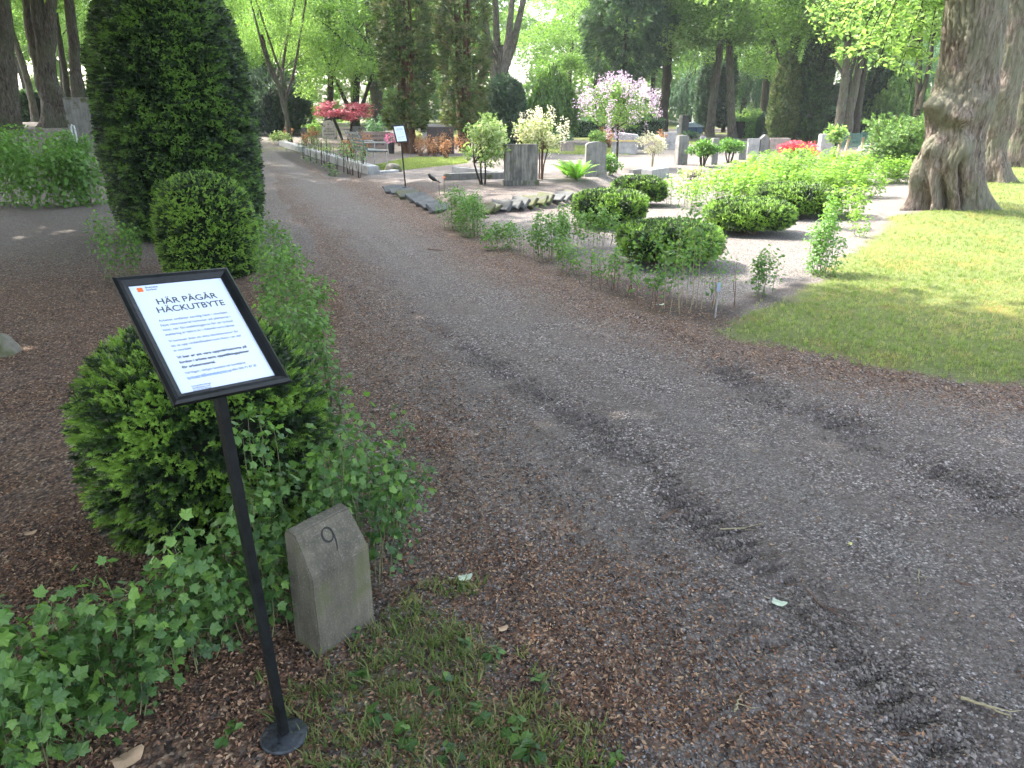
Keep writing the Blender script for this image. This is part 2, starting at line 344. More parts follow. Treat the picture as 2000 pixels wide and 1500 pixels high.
    gr2 = ramp(nt, noise(1.6, 5, .7).outputs[0], [(1, 1, 1), (1.5, .95, .8)], [.5, .7]).outputs[0]
    gr = mixc(1.0, gr, gr2, 'MULTIPLY')
    base = mixc(sp.outputs[0], base, gr)
    L.new(base, b.inputs['Base Color']); b.inputs['Roughness'].default_value = .9; b.inputs['Specular IOR Level'].default_value = .2
    hgt = math_('ADD', math_('MULTIPLY', v1.outputs['Distance'], -.8), math_('MULTIPLY', noise(45, 6, .7).outputs[0], 1.0))
    bp = node(nt, 'Bump'); bp.inputs['Strength'].default_value = .85; bp.inputs['Distance'].default_value = .009; L.new(hgt, bp.inputs['Height']); L.new(bp.outputs[0], b.inputs['Normal'])
    return m
M = dict(
  ground=groundmat(),
  lime=leafmat('lime_leaves', [(.035, .07, .018), (.08, .15, .03), (.14, .23, .05)], .5),
  limel=leafmat('light_leaves', [(.07, .12, .04), (.14, .22, .07), (.21, .30, .10)], .55),
  blue=leafmat('bluish_leaves', [(.035, .07, .04), (.07, .13, .065), (.11, .19, .10)], .42, tcol=(1, 1.2, .8)),
  dark=leafmat('dark_leaves', [(.018, .036, .022), (.042, .078, .042), (.075, .125, .065)], .3),
  thuja=leafmat('thuja_leaves', [(.02, .035, .01), (.05, .085, .02), (.10, .14, .035), (.16, .12, .06)], .25),
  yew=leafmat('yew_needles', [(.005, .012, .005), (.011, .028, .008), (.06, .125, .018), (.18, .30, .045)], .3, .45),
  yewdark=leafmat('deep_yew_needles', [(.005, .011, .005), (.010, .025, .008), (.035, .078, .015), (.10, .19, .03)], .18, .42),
  yewcore=plain('inner_shade', (.010, .012, .008), .95, nscale=30, spec=.05),
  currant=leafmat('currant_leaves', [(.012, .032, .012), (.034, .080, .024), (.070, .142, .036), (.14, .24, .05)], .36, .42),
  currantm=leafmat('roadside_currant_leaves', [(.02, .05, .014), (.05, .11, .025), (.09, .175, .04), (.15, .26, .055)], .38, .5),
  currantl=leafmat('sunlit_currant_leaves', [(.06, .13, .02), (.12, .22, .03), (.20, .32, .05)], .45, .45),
  privet=leafmat('privet_leaves', [(.04, .10, .02), (.08, .17, .03), (.13, .25, .05)], .35, .4),
  pale=leafmat('pale_leaves', [(.10, .17, .05), (.20, .28, .10), (.45, .48, .28)], .4),
  varieg=leafmat('variegated_leaves', [(.12, .20, .06), (.35, .40, .18), (.65, .62, .48)], .4, tcol=(1, 1, .7)),
  white=leafmat('cream_leaves', [(.30, .33, .18), (.60, .57, .45), (.72, .66, .58)], .35, tcol=(1, 1, .8)),
  lilac=leafmat('lilac_blossom', [(.27, .18, .26), (.38, .29, .37), (.54, .46, .52)], .3, tcol=(1, .9, 1)),
  maple=leafmat('red_maple_leaves', [(.12, .03, .045), (.30, .08, .11), (.48, .24, .26)], .4, tcol=(1.4, .8, .9)),
  azalea=leafmat('red_azalea_blossom', [(.32, .015, .03), (.50, .05, .08), (.60, .13, .15)], .3, tcol=(1.3, .8, .8)),
  fern=leafmat('fern_fronds', [(.09, .20, .02), (.16, .32, .04), (.24, .42, .07)], .5),
  orange=leafmat('dried_shoots', [(.16, .075, .035), (.32, .17, .085), (.46, .30, .17)], .3, tcol=(1.2, .9, .6)),
  grass=leafmat('grass_blades', [(.065, .095, .028), (.135, .185, .055), (.215, .26, .09), (.33, .29, .15)], .4, .5),
  grassdark=leafmat('weedy_grass_blades', [(.035, .06, .015), (.07, .115, .025), (.12, .16, .04), (.22, .19, .09)], .35, .5),
  litter=leafmat('brown_litter', [(.04, .024, .017), (.13, .068, .042), (.25, .128, .072), (.40, .27, .17)], .1, .8, tcol=(1, .8, .6)),
  pebble=leafmat('pebbles', [(.05, .048, .05), (.10, .095, .095), (.15, .14, .14), (.28, .27, .27)], .0, .8),
  bark=barkmat('lime_bark', (.11, .085, .070), (.25, .21, .178), (.13, .138, .095), .6),
  barkd=barkmat('dark_bark', (.035, .028, .022), (.085, .07, .058), (.05, .06, .03), .4),
  barkg=barkmat('grey_bark', (.075, .062, .052), (.18, .155, .135), (.09, .105, .06), .5),
  barkr=barkmat('thuja_bark', (.08, .04, .025), (.18, .11, .075), (.10, .07, .04), .3),
  stem=plain('green_brown_stems', (.10, .115, .045), .6, nscale=20, namt=.35),
  stemn=plain('straw_green_stems', (.15, .15, .075), .6, nscale=20, namt=.35),
  stemb=plain('brown_stems', (.10, .055, .035), .8, nscale=20, namt=.35),
  stemp=plain('pale_stems', (.26, .22, .13), .7, nscale=20, namt=.3),
)
# ---------------------------------------------------------------- the ground: one relief, split into ground, path, lawn and gravel
def build_ground():
    nr, nc = 980, 900
    s = np.linspace(math.log(1.9), math.log(1.2+92), nr); ys = np.exp(s)-1.2
    us = np.linspace(-1.0, 1.0, nc)*.92
    Y = np.repeat(ys[:, None], nc, 1); X = us[None]*(Y+1.0)
    q = .16*(fbm(X*3, Y*3, 21, 4)-.5)+.5*(fbm(X*.9, Y*.9, 5, 3)-.5)*smooth(3, 12, Y)
    dp = sdf(X, Y, PATH)+q*.8; ds = sdf(X, Y, SIDE)+q*.6; dl = np.maximum(sdf(X, Y, LAWN)+q+.22*(fbm(X*6, Y*6, 58, 3)-.5), np.maximum(sdf(X, Y, LAWN2), sdf(X, Y, LAWN3)))
    dg = sdf(X, Y, PLOT)+q*.5; db = sdf(X, Y, BED)+q*.5; dk = sdf(X, Y, KERBSOIL)+q*.3
    dso = sdf(X, Y, SOIL)+q; dfg = sdf(X, Y, FOREGRASS)+2*q
    t1, a1 = seg_dist(X, Y, TRACK1); t2, a2 = seg_dist(X, Y, TRACK2); t3, a3 = seg_dist(X, Y, TRACK3); t4, a4 = seg_dist(X, Y, TRACK4)
    brk = smooth(.38, .55, fbm(X*1.3, Y*1.3, 77, 3))
    w1 = np.exp(-(t1/.08)**2)*brk*smooth(.25, .48, fbm(X*5, Y*5, 78, 2))*smooth(7.5, 4.5, Y); w2 = np.exp(-(t2/.17)**2)*smooth(.3, .5, fbm(X*1.6, Y*1.6, 9, 3)); w3 = np.exp(-(t3/.14)**2)*.5*brk
    jit = 2.2*fbm(X*4, Y*4, 31, 3)
    tread = w1*np.sin(a1*2*np.pi/.085+jit)+w2*np.sin(a2*2*np.pi/.12+jit*1.5)+w3*np.sin(a3*2*np.pi/.11+jit)+.55*np.exp(-(t4/.16)**2)*smooth(.35, .6, fbm(X*2.2, Y*2.2, 66, 3))*np.sin(a4*2*np.pi/.10+jit*1.6)
    Z = terr(X, Y)
    onp = smooth(-.05, .1, dp)
    Z = Z+onp*(.005*np.cos(2*np.pi*t1/.26+1.5*fbm(X*1.2, Y*1.2, 88, 2))*smooth(1.5, .3, t1)*smooth(.35, .6, fbm(X*.9, Y*.9, 89, 2))+.019*tread-.008*(w1+w2)-.010*np.exp(-(t1/.16)**2)-.008*np.exp(-(t2/.2)**2))
    wav = .020*(fbm(X*1.1, Y*1.1, 41, 3)-.5)+.012*(fbm(X*4, Y*4, 43, 3)-.5)+.007*(fbm(X*16, Y*16, 47, 3)-.5)
    Z = Z+wav*smooth(70, 10, Y)
    rut = np.exp(-((t1-.28)/.12)**2)*.6
    Z = Z-.010*rut*onp+onp*-.008
    Z = Z+.02*smooth(0, .35, dl)*smooth(-.1, .1, sdf(X, Y, LAWN))
    lip = np.exp(-((dp+.03)/.12)**2)*.012; Z = Z+lip
    far = smooth(26, 34, Y)
    g = smooth(-.10, .10, dl); g = np.maximum(g, .55*smooth(0, .25, dfg)*smooth(.42, .6, fbm(X*5, Y*5, 51, 3)))
    fl = smooth(.5, .56, fbm(X*.22, Y*.22, 61, 2)); g = np.maximum(g, far*fl*(dp < 0))
    # litter lies along the path's edges and all over the left side
    left = (X < -0.2*Y-.2) & (dp < 0)
    lit = np.where(dp > 0, .62*smooth(.75, .0, dp)+.13*smooth(.35, .65, fbm(X*1.2, Y*1.2, 8, 3)), .72)
    lit = np.where((dp <= 0) & ~left, .72*smooth(-1.3, -.15, dp), lit)
    lit = np.where(left, .95*smooth(9.5, 6.0, Y)+.12, lit)
    lit = np.where(dl > 0, .28*smooth(.9, 0, dl)+.10, lit)
    lit = np.maximum(lit, .75*smooth(0, .3, dfg))
    lit = lit*smooth(30, 16, Y)
    soil = np.maximum.reduce([.9*smooth(-.05, .2, dso)*(dl < .05), .75*smooth(-.1, .1, dk), .55*smooth(-.1, .3, db)*smooth(.45, .6, fbm(X*1.5, Y*1.5, 14, 3)),
                              onp*np.clip(.20*w1*(1+.9*np.sin(a1*2*np.pi/.085+jit))+.26*w2*(1+.9*np.sin(a2*2*np.pi/.12+jit*1.5))+.2*w3, 0, .7)*smooth(.3, .6, fbm(X*9, Y*9, 4, 2)+.15)])
    lf = (X < -0.30*Y-.3)&(dp < -.3); soil = np.maximum(soil, .15*lf*smooth(9, 5, Y))
    pale = np.maximum.reduce([.8*smooth(-.15, .15, dg), .45*smooth(-.05, .1, ds)*smooth(14, 17, Y), .8*smooth(0, .3, db)*smooth(15, 16.5, Y), (.5*(X > 1)+.15)*(Y > 17)*(dp < 0)])
    pale = np.maximum(pale, .28*onp*smooth(5, 12, Y)); pale = np.maximum(pale, .35*onp*np.exp(-((t1-.5)/.22)**2)*smooth(.3, .6, fbm(X*2, Y*2, 18, 3)))
    pale = np.maximum(pale, .30*lf*smooth(7, 9, Y))
    pale = np.where(dk > 0, 0, pale); pale = pale*(1-soil)
    mask = np.stack([g, np.clip(lit, 0, 1), soil, pale], -1).reshape(-1, 4)
    V = np.stack([X, Y, Z], -1).reshape(-1, 3)
    i = np.arange(nr-1)[:, None]*nc; j = np.arange(nc-1)[None]
    Q = np.stack([i+j, i+j+1, i+nc+j+1, i+nc+j], -1)
    cls = np.zeros((nr, nc), int); cls[np.maximum(dp, np.where(Y > 14, ds, -1)) > 0] = 1; cls[dg > 0] = 2; cls[(dl > 0) & (Y < 34)] = 3
    c = cls[:-1, :-1]
    for k, nm in enumerate(['ground', 'path', 'gravel_bed', 'lawn']):
        q_ = Q[c == k]; u, inv = np.unique(q_, return_inverse=True)
        o = obj(nm, V[u], inv.reshape(-1, 4), M['ground'], None, True, None, {'mask': mask[u]}); o['kind'] = 'structure'
    # the land beyond and behind, in a wide ring that meets the relief
    mb = MB(); out = []
    B = 600.0
    A = [(-.92*(ys[0]+1), ys[0]), (.92*(ys[0]+1), ys[0]), (.92*(ys[-1]+1), ys[-1]), (-.92*(ys[-1]+1), ys[-1])]
    O = [(-B, -B), (B, -B), (B, B), (-B, B)]
    V2 = [[x, y, float(terr(x, y))-.03] for x, y in A]+[[x, y, (.8 if x < 0 and y > 0 else -.03)] for x, y in O]
    F2 = [[0, 4, 5, 1], [1, 5, 6, 2], [2, 6, 7, 3], [3, 7, 4, 0]]
    o = obj('ground', np.array(V2), np.array(F2)[:, ::-1], M['ground'], None, False, None, {'mask': np.tile([.5, .3, .2, 0], (8, 1))}); o['kind'] = 'structure'
    return (ys, us, Z)
ys_, us_, Zg = build_ground()
def gz(x, y):
    """height of the finished relief"""
    x = np.asarray(x, float); y = np.asarray(y, float); nr, nc = Zg.shape
    r = np.clip((np.log(np.maximum(y, .7)+1.2)-math.log(1.9))/(math.log(93.2)-math.log(1.9))*(nr-1), 0, nr-1.001)
    c = np.clip((x/(np.maximum(y, .7)+1.0)/.92+1)/2*(nc-1), 0, nc-1.001)
    i, j = r.astype(int), c.astype(int); a, b = r-i, c-j
    return (Zg[i, j]*(1-b)+Zg[i, j+1]*b)*(1-a)+(Zg[i+1, j]*(1-b)+Zg[i+1, j+1]*b)*a
def on(px, py):
    p = ground(px, py); p[2] = float(gz(p[0], p[1])); return p
# loose cover: pebbles, husks, grass
def spread(n, y0, y1, pw=1.0, u=.78):
    """points on the ground, thinning with distance"""
    t = R(0, 1, n)**pw; y = np.exp(np.log(y0+.3)+t*np.log((y1+.3)/(y0+.3)))-.3
    x = R(-u, u, n)*(y+.8); return x, y
OCT = (np.array([[1, 0, 0], [-1, 0, 0], [0, .8, 0], [0, -.8, 0], [0, 0, .5], [0, 0, -.5]]), [np.array([[0, 2, 4], [2, 1, 4], [1, 3, 4], [3, 0, 4], [2, 0, 5], [1, 2, 5], [3, 1, 5], [0, 3, 5]])])
x, y = spread(52000, 1.05, 6.5)
d = sdf(x, y, PATH); keep = (d > -.5) & (fbm(x*1.3, y*1.3, 71, 3) > .40) & (R(0, 1, len(x)) < smooth(8, 3.0, y)+.15)
x, y = x[keep], y[keep]; n = len(x); mb = MB()
scatter(mb, OCT, np.stack([x, y, gz(x, y)+.001], 1), rotm(dirs(n, 2.0), R(0, 6.3, n)), .0030+.0034*R(0, 1, n)**2.5, R(0, 1, n)**1.5)
tag(mb.build('gravel', M['pebble'], None, True), 'loose grey pebbles scattered over the rutted path', 'gravel', kind='stuff')
def clods(tr, wd, n, y0=0):
    seg = np.hypot(*np.diff(tr, axis=0).T); cs = np.concatenate([[0], np.cumsum(seg)]); u = R(0, cs[-1], n); X = np.interp(u, cs, tr[:, 0])+rng.normal(size=n)*wd; Y = np.interp(u, cs, tr[:, 1])+rng.normal(size=n)*wd; return X, Y
cx_, cy_ = map(np.concatenate, zip(clods(TRACK1[3:], .07, 8000), clods(TRACK2, .11, 6000), clods(TRACK4, .13, 2500), clods(TRACK3, .1, 2500))); kp = (fbm(cx_*3.5, cy_*3.5, 62, 3)+R(-.05, .05, len(cx_)) > .52) & (cy_ > 1) & (sdf(cx_, cy_, PATH) > 0); cx_, cy_ = cx_[kp], cy_[kp]; n = len(cx_); mb = MB()
scatter(mb, OCT, np.stack([cx_, cy_, gz(cx_, cy_)+.002], 1), rotm(dirs(n, 1.0), R(0, 6.3, n)), .003+.011*R(0, 1, n)**3, R(0, 1, n))
tag(mb.build('dirt', leafmat('crumbled_soil', [(.055, .046, .040), (.12, .102, .09), (.20, .175, .155)], 0, .95)), 'dark crumbled soil pressed up in the wheel ruts', 'dirt', kind='stuff')
HUSK = (np.array([[-.5, 0, 0], [0, -.22, .12], [.5, 0, 0], [0, .22, .10]]), [np.array([[0, 1, 2], [0, 2, 3]])])
x, y = spread(300000, 1.05, 13)
dp = sdf(x, y, PATH); left = (x < -.2*y-.2); q = fbm(x*2.2, y*2.2, 81, 3)
pr = np.where(dp > 0, .75*smooth(.85, 0, dp)*smooth(.38, .62, q)+.035, np.where(left, .8*smooth(10, 6, y)*smooth(.3, .55, q), .8*smooth(-1.1, -.1, dp)*smooth(.32, .55, q)+.03))
pr = np.where(sdf(x, y, LAWN) > 0, .10, pr); pr = np.maximum(pr, .7*(sdf(x, y, FOREGRASS) > -.3)*smooth(.35, .6, q))
keep = R(0, 1, len(x)) < pr; x, y = x[keep], y[keep]; n = len(x); mb = MB()
nd = dirs(n, 1.6)
scatter(mb, HUSK, np.stack([x, y, gz(x, y)+.003], 1), rotm(nd, R(0, 6.3, n)), .009+.012*R(0, 1, n)**2, np.clip(R(0, 1, n)**1.2, 0, 1))
tag(mb.build('leaf_litter', M['litter']), 'brown husks and bits fallen along the edges of the path', 'litter', kind='stuff')
def blade_tuft(nb, L=1.0, w=.05, lean=.5):
    V = []; F = []
    for i in range(nb):
        a = R(0, 6.3); l = L*R(.5, 1); b = np.array([R(-.3, .3), R(-.3, .3), 0]); d = np.array([math.cos(a), math.sin(a), 0]); s = np.array([-d[1], d[0], 0])*w; k = R(.2, 1)*lean
        n = len(V); V += [b-s, b+s, b+d*l*k*.4+[0, 0, l*.6]+s*.7, b+d*l*k*.4+[0, 0, l*.6]-s*.7, b+d*l*k+[0, 0, l*.9]]
        F += [[n, n+1, n+2], [n, n+2, n+3], [n+3, n+2, n+4]]
    return (np.array(V), [np.array(F)])
mb = MB(); x, y = spread(130000, 4.2, 30, .9, .95); dl = sdf(x, y, LAWN)+.25*(fbm(x*3, y*3, 21)-.5)
keep = (dl > -.12) & (R(0, 1, len(x)) < smooth(-.12, .35, dl)*.8+.15*smooth(.4, .7, fbm(x*2, y*2, 5))); x, y = x[keep], y[keep]
dry = smooth(.5, .68, fbm(x*1.1, y*1.1, 15, 4))
for i in range(4):
    s = slice(i, None, 4); n = len(x[s])
    scatter(mb, blade_tuft(6), np.stack([x[s], y[s], gz(x[s], y[s])-.004], 1), rotm(dirs(n, 5), R(0, 6.3, n)), R(.022, .045, n)*(1+.03*y[s]), np.clip(R(.1, .75, n)+.3*dry[s], 0, 1))
for reg, m_ in ((LAWN2, 9000), (LAWN3, 7000)):
    lo, hi = reg.min(0), reg.max(0); x2 = R(lo[0], hi[0], m_); y2 = R(lo[1], hi[1], m_); k = inside(x2, y2, reg); x2, y2 = x2[k], y2[k]; n = len(x2)
    scatter(mb, blade_tuft(6), np.stack([x2, y2, gz(x2, y2)-.004], 1), rotm(dirs(n, 5), R(0, 6.3, n)), .07, R(.2, .8, n))
tag(mb.build('grass', M['grass']), 'short mown grass of the lawns', 'grass', kind='stuff')
mb = MB(); n = 4200; x = R(-1.0, .35, n); y = R(1.05, 2.3, n); df = sdf(x, y, FOREGRASS)+.5*(fbm(x*4, y*4, 3)-.5)
keep = (df > -.05) & (R(0, 1, n) < smooth(.36, .6, fbm(x*6, y*6, 55, 3))); x, y = x[keep], y[keep]
for i in range(4):
    s = slice(i, None, 4); n = len(x[s])
    scatter(mb, blade_tuft(5, 1, .045, 1.1), np.stack([x[s], y[s], gz(x[s], y[s])-.003], 1), rotm(dirs(n, 3), R(0, 6.3, n)), R(.018, .055, n), R(.15, .95, n))
tag(mb.build('grass', M['grassdark']), 'thin grass and weeds growing through the litter beside the number stone', 'grass', kind='stuff')
def weed(p, s, label, tm=LEAF):
    mb = MB(); n = 9; a = R(0, 6.3, n); nd = np.stack([np.cos(a)*.5, np.sin(a)*.5, np.ones(n)], 1)
    r = rotm(nd, a); P = np.stack([np.cos(a)*s*.3, np.sin(a)*s*.3, np.full(n, .008)+R(0, .02, n)], 1)
    scatter(mb, tm, P, r, s*R(.6, 1, n), R(.3, .8, n)); o = mb.build('weed', M['currant']); o.location = [float(v) for v in p]
    return tag(o, label, 'weed', 'weeds in the thin grass in front of the number stone')
for px, py, s in [(930, 1395, .05), (1010, 1430, .06), (860, 1340, .05), (700, 1330, .05), (965, 1280, .045), (905, 1265, .04), (800, 1440, .05), (1050, 1340, .045), (1210, 1495, .035), (740, 1400, .05), (880, 1475, .05), (450, 1440, .05), (690, 1240, .035), (1040, 1470, .06)]:
    weed(on(px, py), s, 'small green weed in the thin grass in front of the number stone', LEAF if R(0, 1) < .5 else LOBED)
# fallen leaves and twigs
def fallen(px, py, s, rz, label, mat):
    mb = MB(); k = 14; a = np.linspace(0, 2*np.pi, k, endpoint=False); r = 1-.45*np.abs(np.sin(a/2))**8+.06*np.sin(5*a)
    V = np.stack([np.cos(a)*r, np.sin(a)*r*.6, .16*np.cos(a*2)+.1+.05*np.sin(3*a)], 1)*s; V = np.vstack([V, [[0, 0, .02*s]]])
    mb.add(V, np.array([[k, i, (i+1) % k] for i in range(k)])); mb.tube([[-s*.9, 0, .1*s], [-s*1.5, .1*s, .1*s]], s*.04, 4)
    o = mb.build('fallen_leaf', mat, None, True); p = on(px, py); o.location = (p[0], p[1], p[2]+.006); o.rotation_euler = (0, 0, rz); tag(o, label, 'leaf')
palel = plain('pale_dead_leaf', (.42, .48, .36), .7, nscale=30); brownl = plain('tan_dead_leaf', (.40, .27, .17), .8, nscale=30); yell = plain('yellow_leaf', (.45, .42, .15), .7, nscale=30)
fallen(905, 1128, .034, .2, 'large curled pale green leaf lying on brown litter beside the path', palel)
fallen(1520, 1168, .032, -.6, 'tattered pale grey-green leaf lying on the rutted gravel path', palel)
fallen(795, 1178, .02, .5, 'small pale yellow leaf lying between number stone and path', yell)
fallen(812, 1213, .018, 1.5, 'tan curled leaf just below the small pale yellow one', brownl)
fallen(980, 1228, .022, .4, 'tan dead leaf at the gravel side of the thin grass', brownl)
fallen(58, 1045, .028, .3, 'big tan dead leaf lying on the litter left of the near clipped yew', brownl)
fallen(245, 1492, .05, .7, 'large brown dead leaf under the currant shrubs at bottom edge', brownl)
fallen(605, 745, .018, .2, 'yellow-green leaf lying on the path edge by the currant column', yell)
fallen(1660, 1062, .013, .8, 'tiny yellow leaf alone on the gravel of the path', yell)
fallen(1290, 598, .03, .2, 'pale scrap of leaf on dark soil under the sparse currants', palel)
def twig(pts, r, label, mat):
    P = np.array([on(*p) for p in pts]); c = P[0].copy(); P[:, 2] += r+.004; mb = MB()
    t = np.linspace(0, 1, 12)*(len(P)-1); i = np.minimum(t.astype(int), len(P)-2); Q = P[i]+(P[i+1]-P[i])*(t-i)[:, None]; Q[:, 0] += R(-1, 1, 12)*r*1.2
    mb.tube(Q-c, np.linspace(r, r*.4, 12), 5)
    b = Q[5]-c; mb.tube([b, b+[r*9, -r*7, r*2], b+[r*16, -r*5, r]], [r*.6, r*.4, r*.2], 4)
    o = mb.build('twig', mat, None, True); o.location = c; tag(o, label, 'twig')
twig([(1405, 1030), (1450, 1026), (1495, 1021)], .0035, 'straight pale twig lying across the wheel rut', M['stemp'])
twig([(1576, 1142), (1600, 1170), (1640, 1195), (1690, 1222)], .0032, 'long brown forked twig lying on the path below the tattered leaf', M['stemb'])
twig([(1876, 1362), (1925, 1378), (1978, 1402)], .0055, 'thick straw-coloured stick on the gravel at the lower corner', M['stemp'])
twig([(1296, 1012), (1315, 995), (1332, 985)], .005, 'short brown stick in the wheel rut beside the pale twig', M['stemb'])
twig([(1795, 1115), (1793, 1128), (1796, 1142)], .002, 'short upright grey twig on smooth gravel of the path', M['stemp'])
twig([(1436, 1390), (1440, 1372), (1450, 1355)], .0035, 'small grey twig near the bottom edge of the path', M['stemp'])
twig([(1862, 1132), (1880, 1140), (1893, 1147)], .0035, 'short reddish stick lying on the gravel at the right', M['stemb'])
twig([(835, 487), (850, 489), (868, 491)], .006, 'dark stick lying across the far part of the path', M['stemb'])

# ---------------------------------------------------------------- notice stands
def text_mesh(s, size, mat, name, parent, loc, align='LEFT', bold=0.0, width=None, depth_=.0003):
    cu = bpy.data.curves.new(name, 'FONT'); cu.body = s; cu.size = size; cu.align_x = align; cu.extrude = depth_; cu.offset = bold
    t = bpy.data.objects.new(name, cu); C.objects.link(t); bpy.context.view_layer.update()
    me = bpy.data.meshes.new_from_object(t.evaluated_get(bpy.context.evaluated_depsgraph_get())); C.objects.unlink(t); bpy.data.objects.remove(t)
    me.name = name
    if width:
        xs = np.zeros(len(me.vertices)*3); me.vertices.foreach_get('co', xs); xs = xs.reshape(-1, 3); w0 = np.ptp(xs[:, 0]); xs[:, 0] = (xs[:, 0]-xs[:, 0].min())*width/w0+(0 if align == 'LEFT' else -width/2); me.vertices.foreach_set('co', xs.ravel())
    me.materials.clear(); me.materials.append(mat); o = bpy.data.objects.new(name, me); C.objects.link(o); o.parent = parent; o.location = loc; return o
black = plain('black_frame_paint', (.007, .008, .009), .45, nscale=14, namt=.5, spec=.25, bump=.15)
paper = plain('sign_paper', (.62, .68, .84), .35, nscale=5, namt=.02, spec=.6); ink = plain('ink', (.05, .05, .06), .6, namt=.05); inkf = plain('faded_ink', (.13, .15, .22), .6, namt=.05); blue = plain('link_blue', (.06, .15, .55), .6, namt=.05); orng = plain('logo_orange', (.75, .16, .03), .5, namt=.05)
bright = plain('worn_edge', (.55, .55, .55), .5)
def frame_mesh(w, h, b, t):
    mb = MB(); c = .006
    for sx, sy, L, horiz in ((0, 1, w, 1), (0, -1, w, 1), (1, 0, h, 0), (-1, 0, h, 0)):
        # mitred profile: outer edge, raised ridge, inner edge
        prof = [(0, 0), (0, t*.7), (c, t), (b*.55, t*.92), (b, t*.45), (b, 0)]
        V = []
        for e in (-1, 1):
            for (d, z) in prof:
                if horiz: V.append([e*(w/2-d), sy*(h/2-d), z])
                else: V.append([sx*(w/2-d), e*(h/2-d), z])
        n = len(prof); F = [[i, (i+1) % n, (i+1) % n+n, i+n] for i in range(n)]
        if (horiz and sy > 0) or (not horiz and sx < 0): F = [f[::-1] for f in F]
        mb.add(V, np.array(F))
    return mb
def notice_stand(base, pc, ex, ey, label, detail=True, group=None):
    """pole and foot at base, framed sheet centred on pc with edges along ex, ey"""
    t = thing('notice_stand', label, 'notice stand', base, 0, group); base = np.array(base, float)
    from mathutils import Matrix
    ex = ex/np.linalg.norm(ex); n = np.cross(ex, ey); n /= np.linalg.norm(n); ey = np.cross(n, ex)
    mb = MB(); k = 28; a = np.arange(k)/k*2*np.pi; prof = [(.0, .0), (.062, .0), (.064, .006), (.058, .012), (.02, .016), (.0, .016)]
    V = np.array([[r*math.cos(x)*1.0, r*math.sin(x), z] for r, z in prof for x in a]); Q = [[i*k+j, i*k+(j+1) % k, (i+1)*k+(j+1) % k, (i+1)*k+j] for i in range(len(prof)-1) for j in range(k)]
    mb.add(V, np.array(Q)); mb.build('foot_plate', plain('foot_plate_metal', (.022, .026, .032), .5, nscale=40, namt=.6, bump=.4), t, True)
    top = pc-base-n*.02-ey*.06; mb = MB()
    lo = np.array([0, 0, .014]); d = top-lo; rot = rotm(d[None], np.array([.9]))[0]
    mb.box((top+lo)/2, (.021, .021, np.linalg.norm(d)), rot); mb.build('pole', black, t)
    fr = frame_mesh(.25, .34, .024, .014); R_ = np.stack([ex, ey, n], 1)
    Mx = Matrix(R_.tolist()).to_4x4(); Mx.translation = Vector((pc-base-n*.006).tolist())
    o = fr.build('frame', black, t); o.matrix_local = Mx
    mb = MB(); mb.box((0, 0, .001), (.23, .32, .003)); p = mb.build('sheet', paper, t); p.matrix_local = Mx
    mb = MB(); mb.box((0, -.05, -.008), (.06, .12, .010)); o = mb.build('bracket', black, t); o.matrix_local = Mx
    z = .0030; T = .0001
    def tx(s, x, y, size, mat=ink, bold=0, width=None, align='LEFT', name='printed_text'): text_mesh(s, size, mat, name, p, (x, y, z), align, bold, width, T)
    tx('HÄR PÅGÅR', .006, .089, .0225, ink, .0002, .130, 'CENTER', 'heading'); tx('HÄCKUTBYTE', .006, .066, .0225, ink, .0002, .146, 'CENTER', 'heading')
    body = ['Arbetet omfattar samtlig häck i området.', 'Nytt växtmaterial kommer att planteras i', 'höst, när förutsättningarna för en lyckad', 'etablering är bättre än i rådande torra klimat.', 'Vi kommer även att sätta blockstensmur för', 'att ta upp nivåskillnaden som finns i en del', 'av området.']
    yy = .042
    mb_y = []
    for i, s in enumerate(body):
        if i == 4: yy -= .005
        tx(s, -.075, yy, .0088, inkf, 0, .150 if i != 6 else .038); yy -= .0128
    yy -= .006
    for s, wd in (('Vi ber er att vara uppmärksamma på', .150), ('fordon i arbete samt uppställningsplatser', .150), ('för arbetsmaterial.', .070)):
        tx(s, -.075, yy, .0092, ink, .00022, wd); yy -= .0130
    yy -= .002
    tx('Vid frågor, vänligen kontakta vår kundtjänst,', -.075, yy, .0085, inkf, 0, .130); yy -= .0125
    tx('kyrkogard@svenskakyrkan.se', -.075, yy, .0085, blue, 0, .092, name='link'); mb = MB(); mb.box((-.029, yy-.0013, z), (.092, .0006, .0002)); mb.build('underline', blue, p)
    tx('eller 046-71 87 20', .019, yy, .0085, inkf, 0, .054)
    tx('Kyrkogårdsförvaltningen\nSvenska kyrkan i Lund\nBox 215, 221 00 Lund', -.075, yy-.021, .0052, inkf, 0, .040)
    tx('Svenska\nkyrkan', -.068, .137, .0068, inkf, .0001, .026)
    mb = MB(); k = 16
    for q in range(4):
        a0 = q*math.pi/2+.785; c = np.array([-.080, .134, z])+np.array([math.cos(a0), math.sin(a0), 0])*.0038
        V = [list(c)]+[[c[0]+.0036*math.cos(u), c[1]+.0036*math.sin(u), z+.0001] for u in np.arange(k)/k*2*np.pi]; mb.add(V, np.array([[0, i+1, (i+1) % k+1] for i in range(k)]))
    mb.build('emblem', orng, p)
    return t
b0 = on(556, 1441)
notice_stand(b0, np.array([-.66, 1.5235, 1.151]), np.array([.691, .699, -.061]), np.array([-.533, .6055, .616]), 'black framed white notice on a pole beside the number stone')
b1 = on(792, 366); pcs = at(782, 261, b1[1]+.02)
s1 = msize(1, b1)
notice_stand(b1, pcs, np.array([.83, .5, .05])*1.0, np.array([-.02, .35, .8]), 'black framed notice on thin pole standing in the far raised bed')

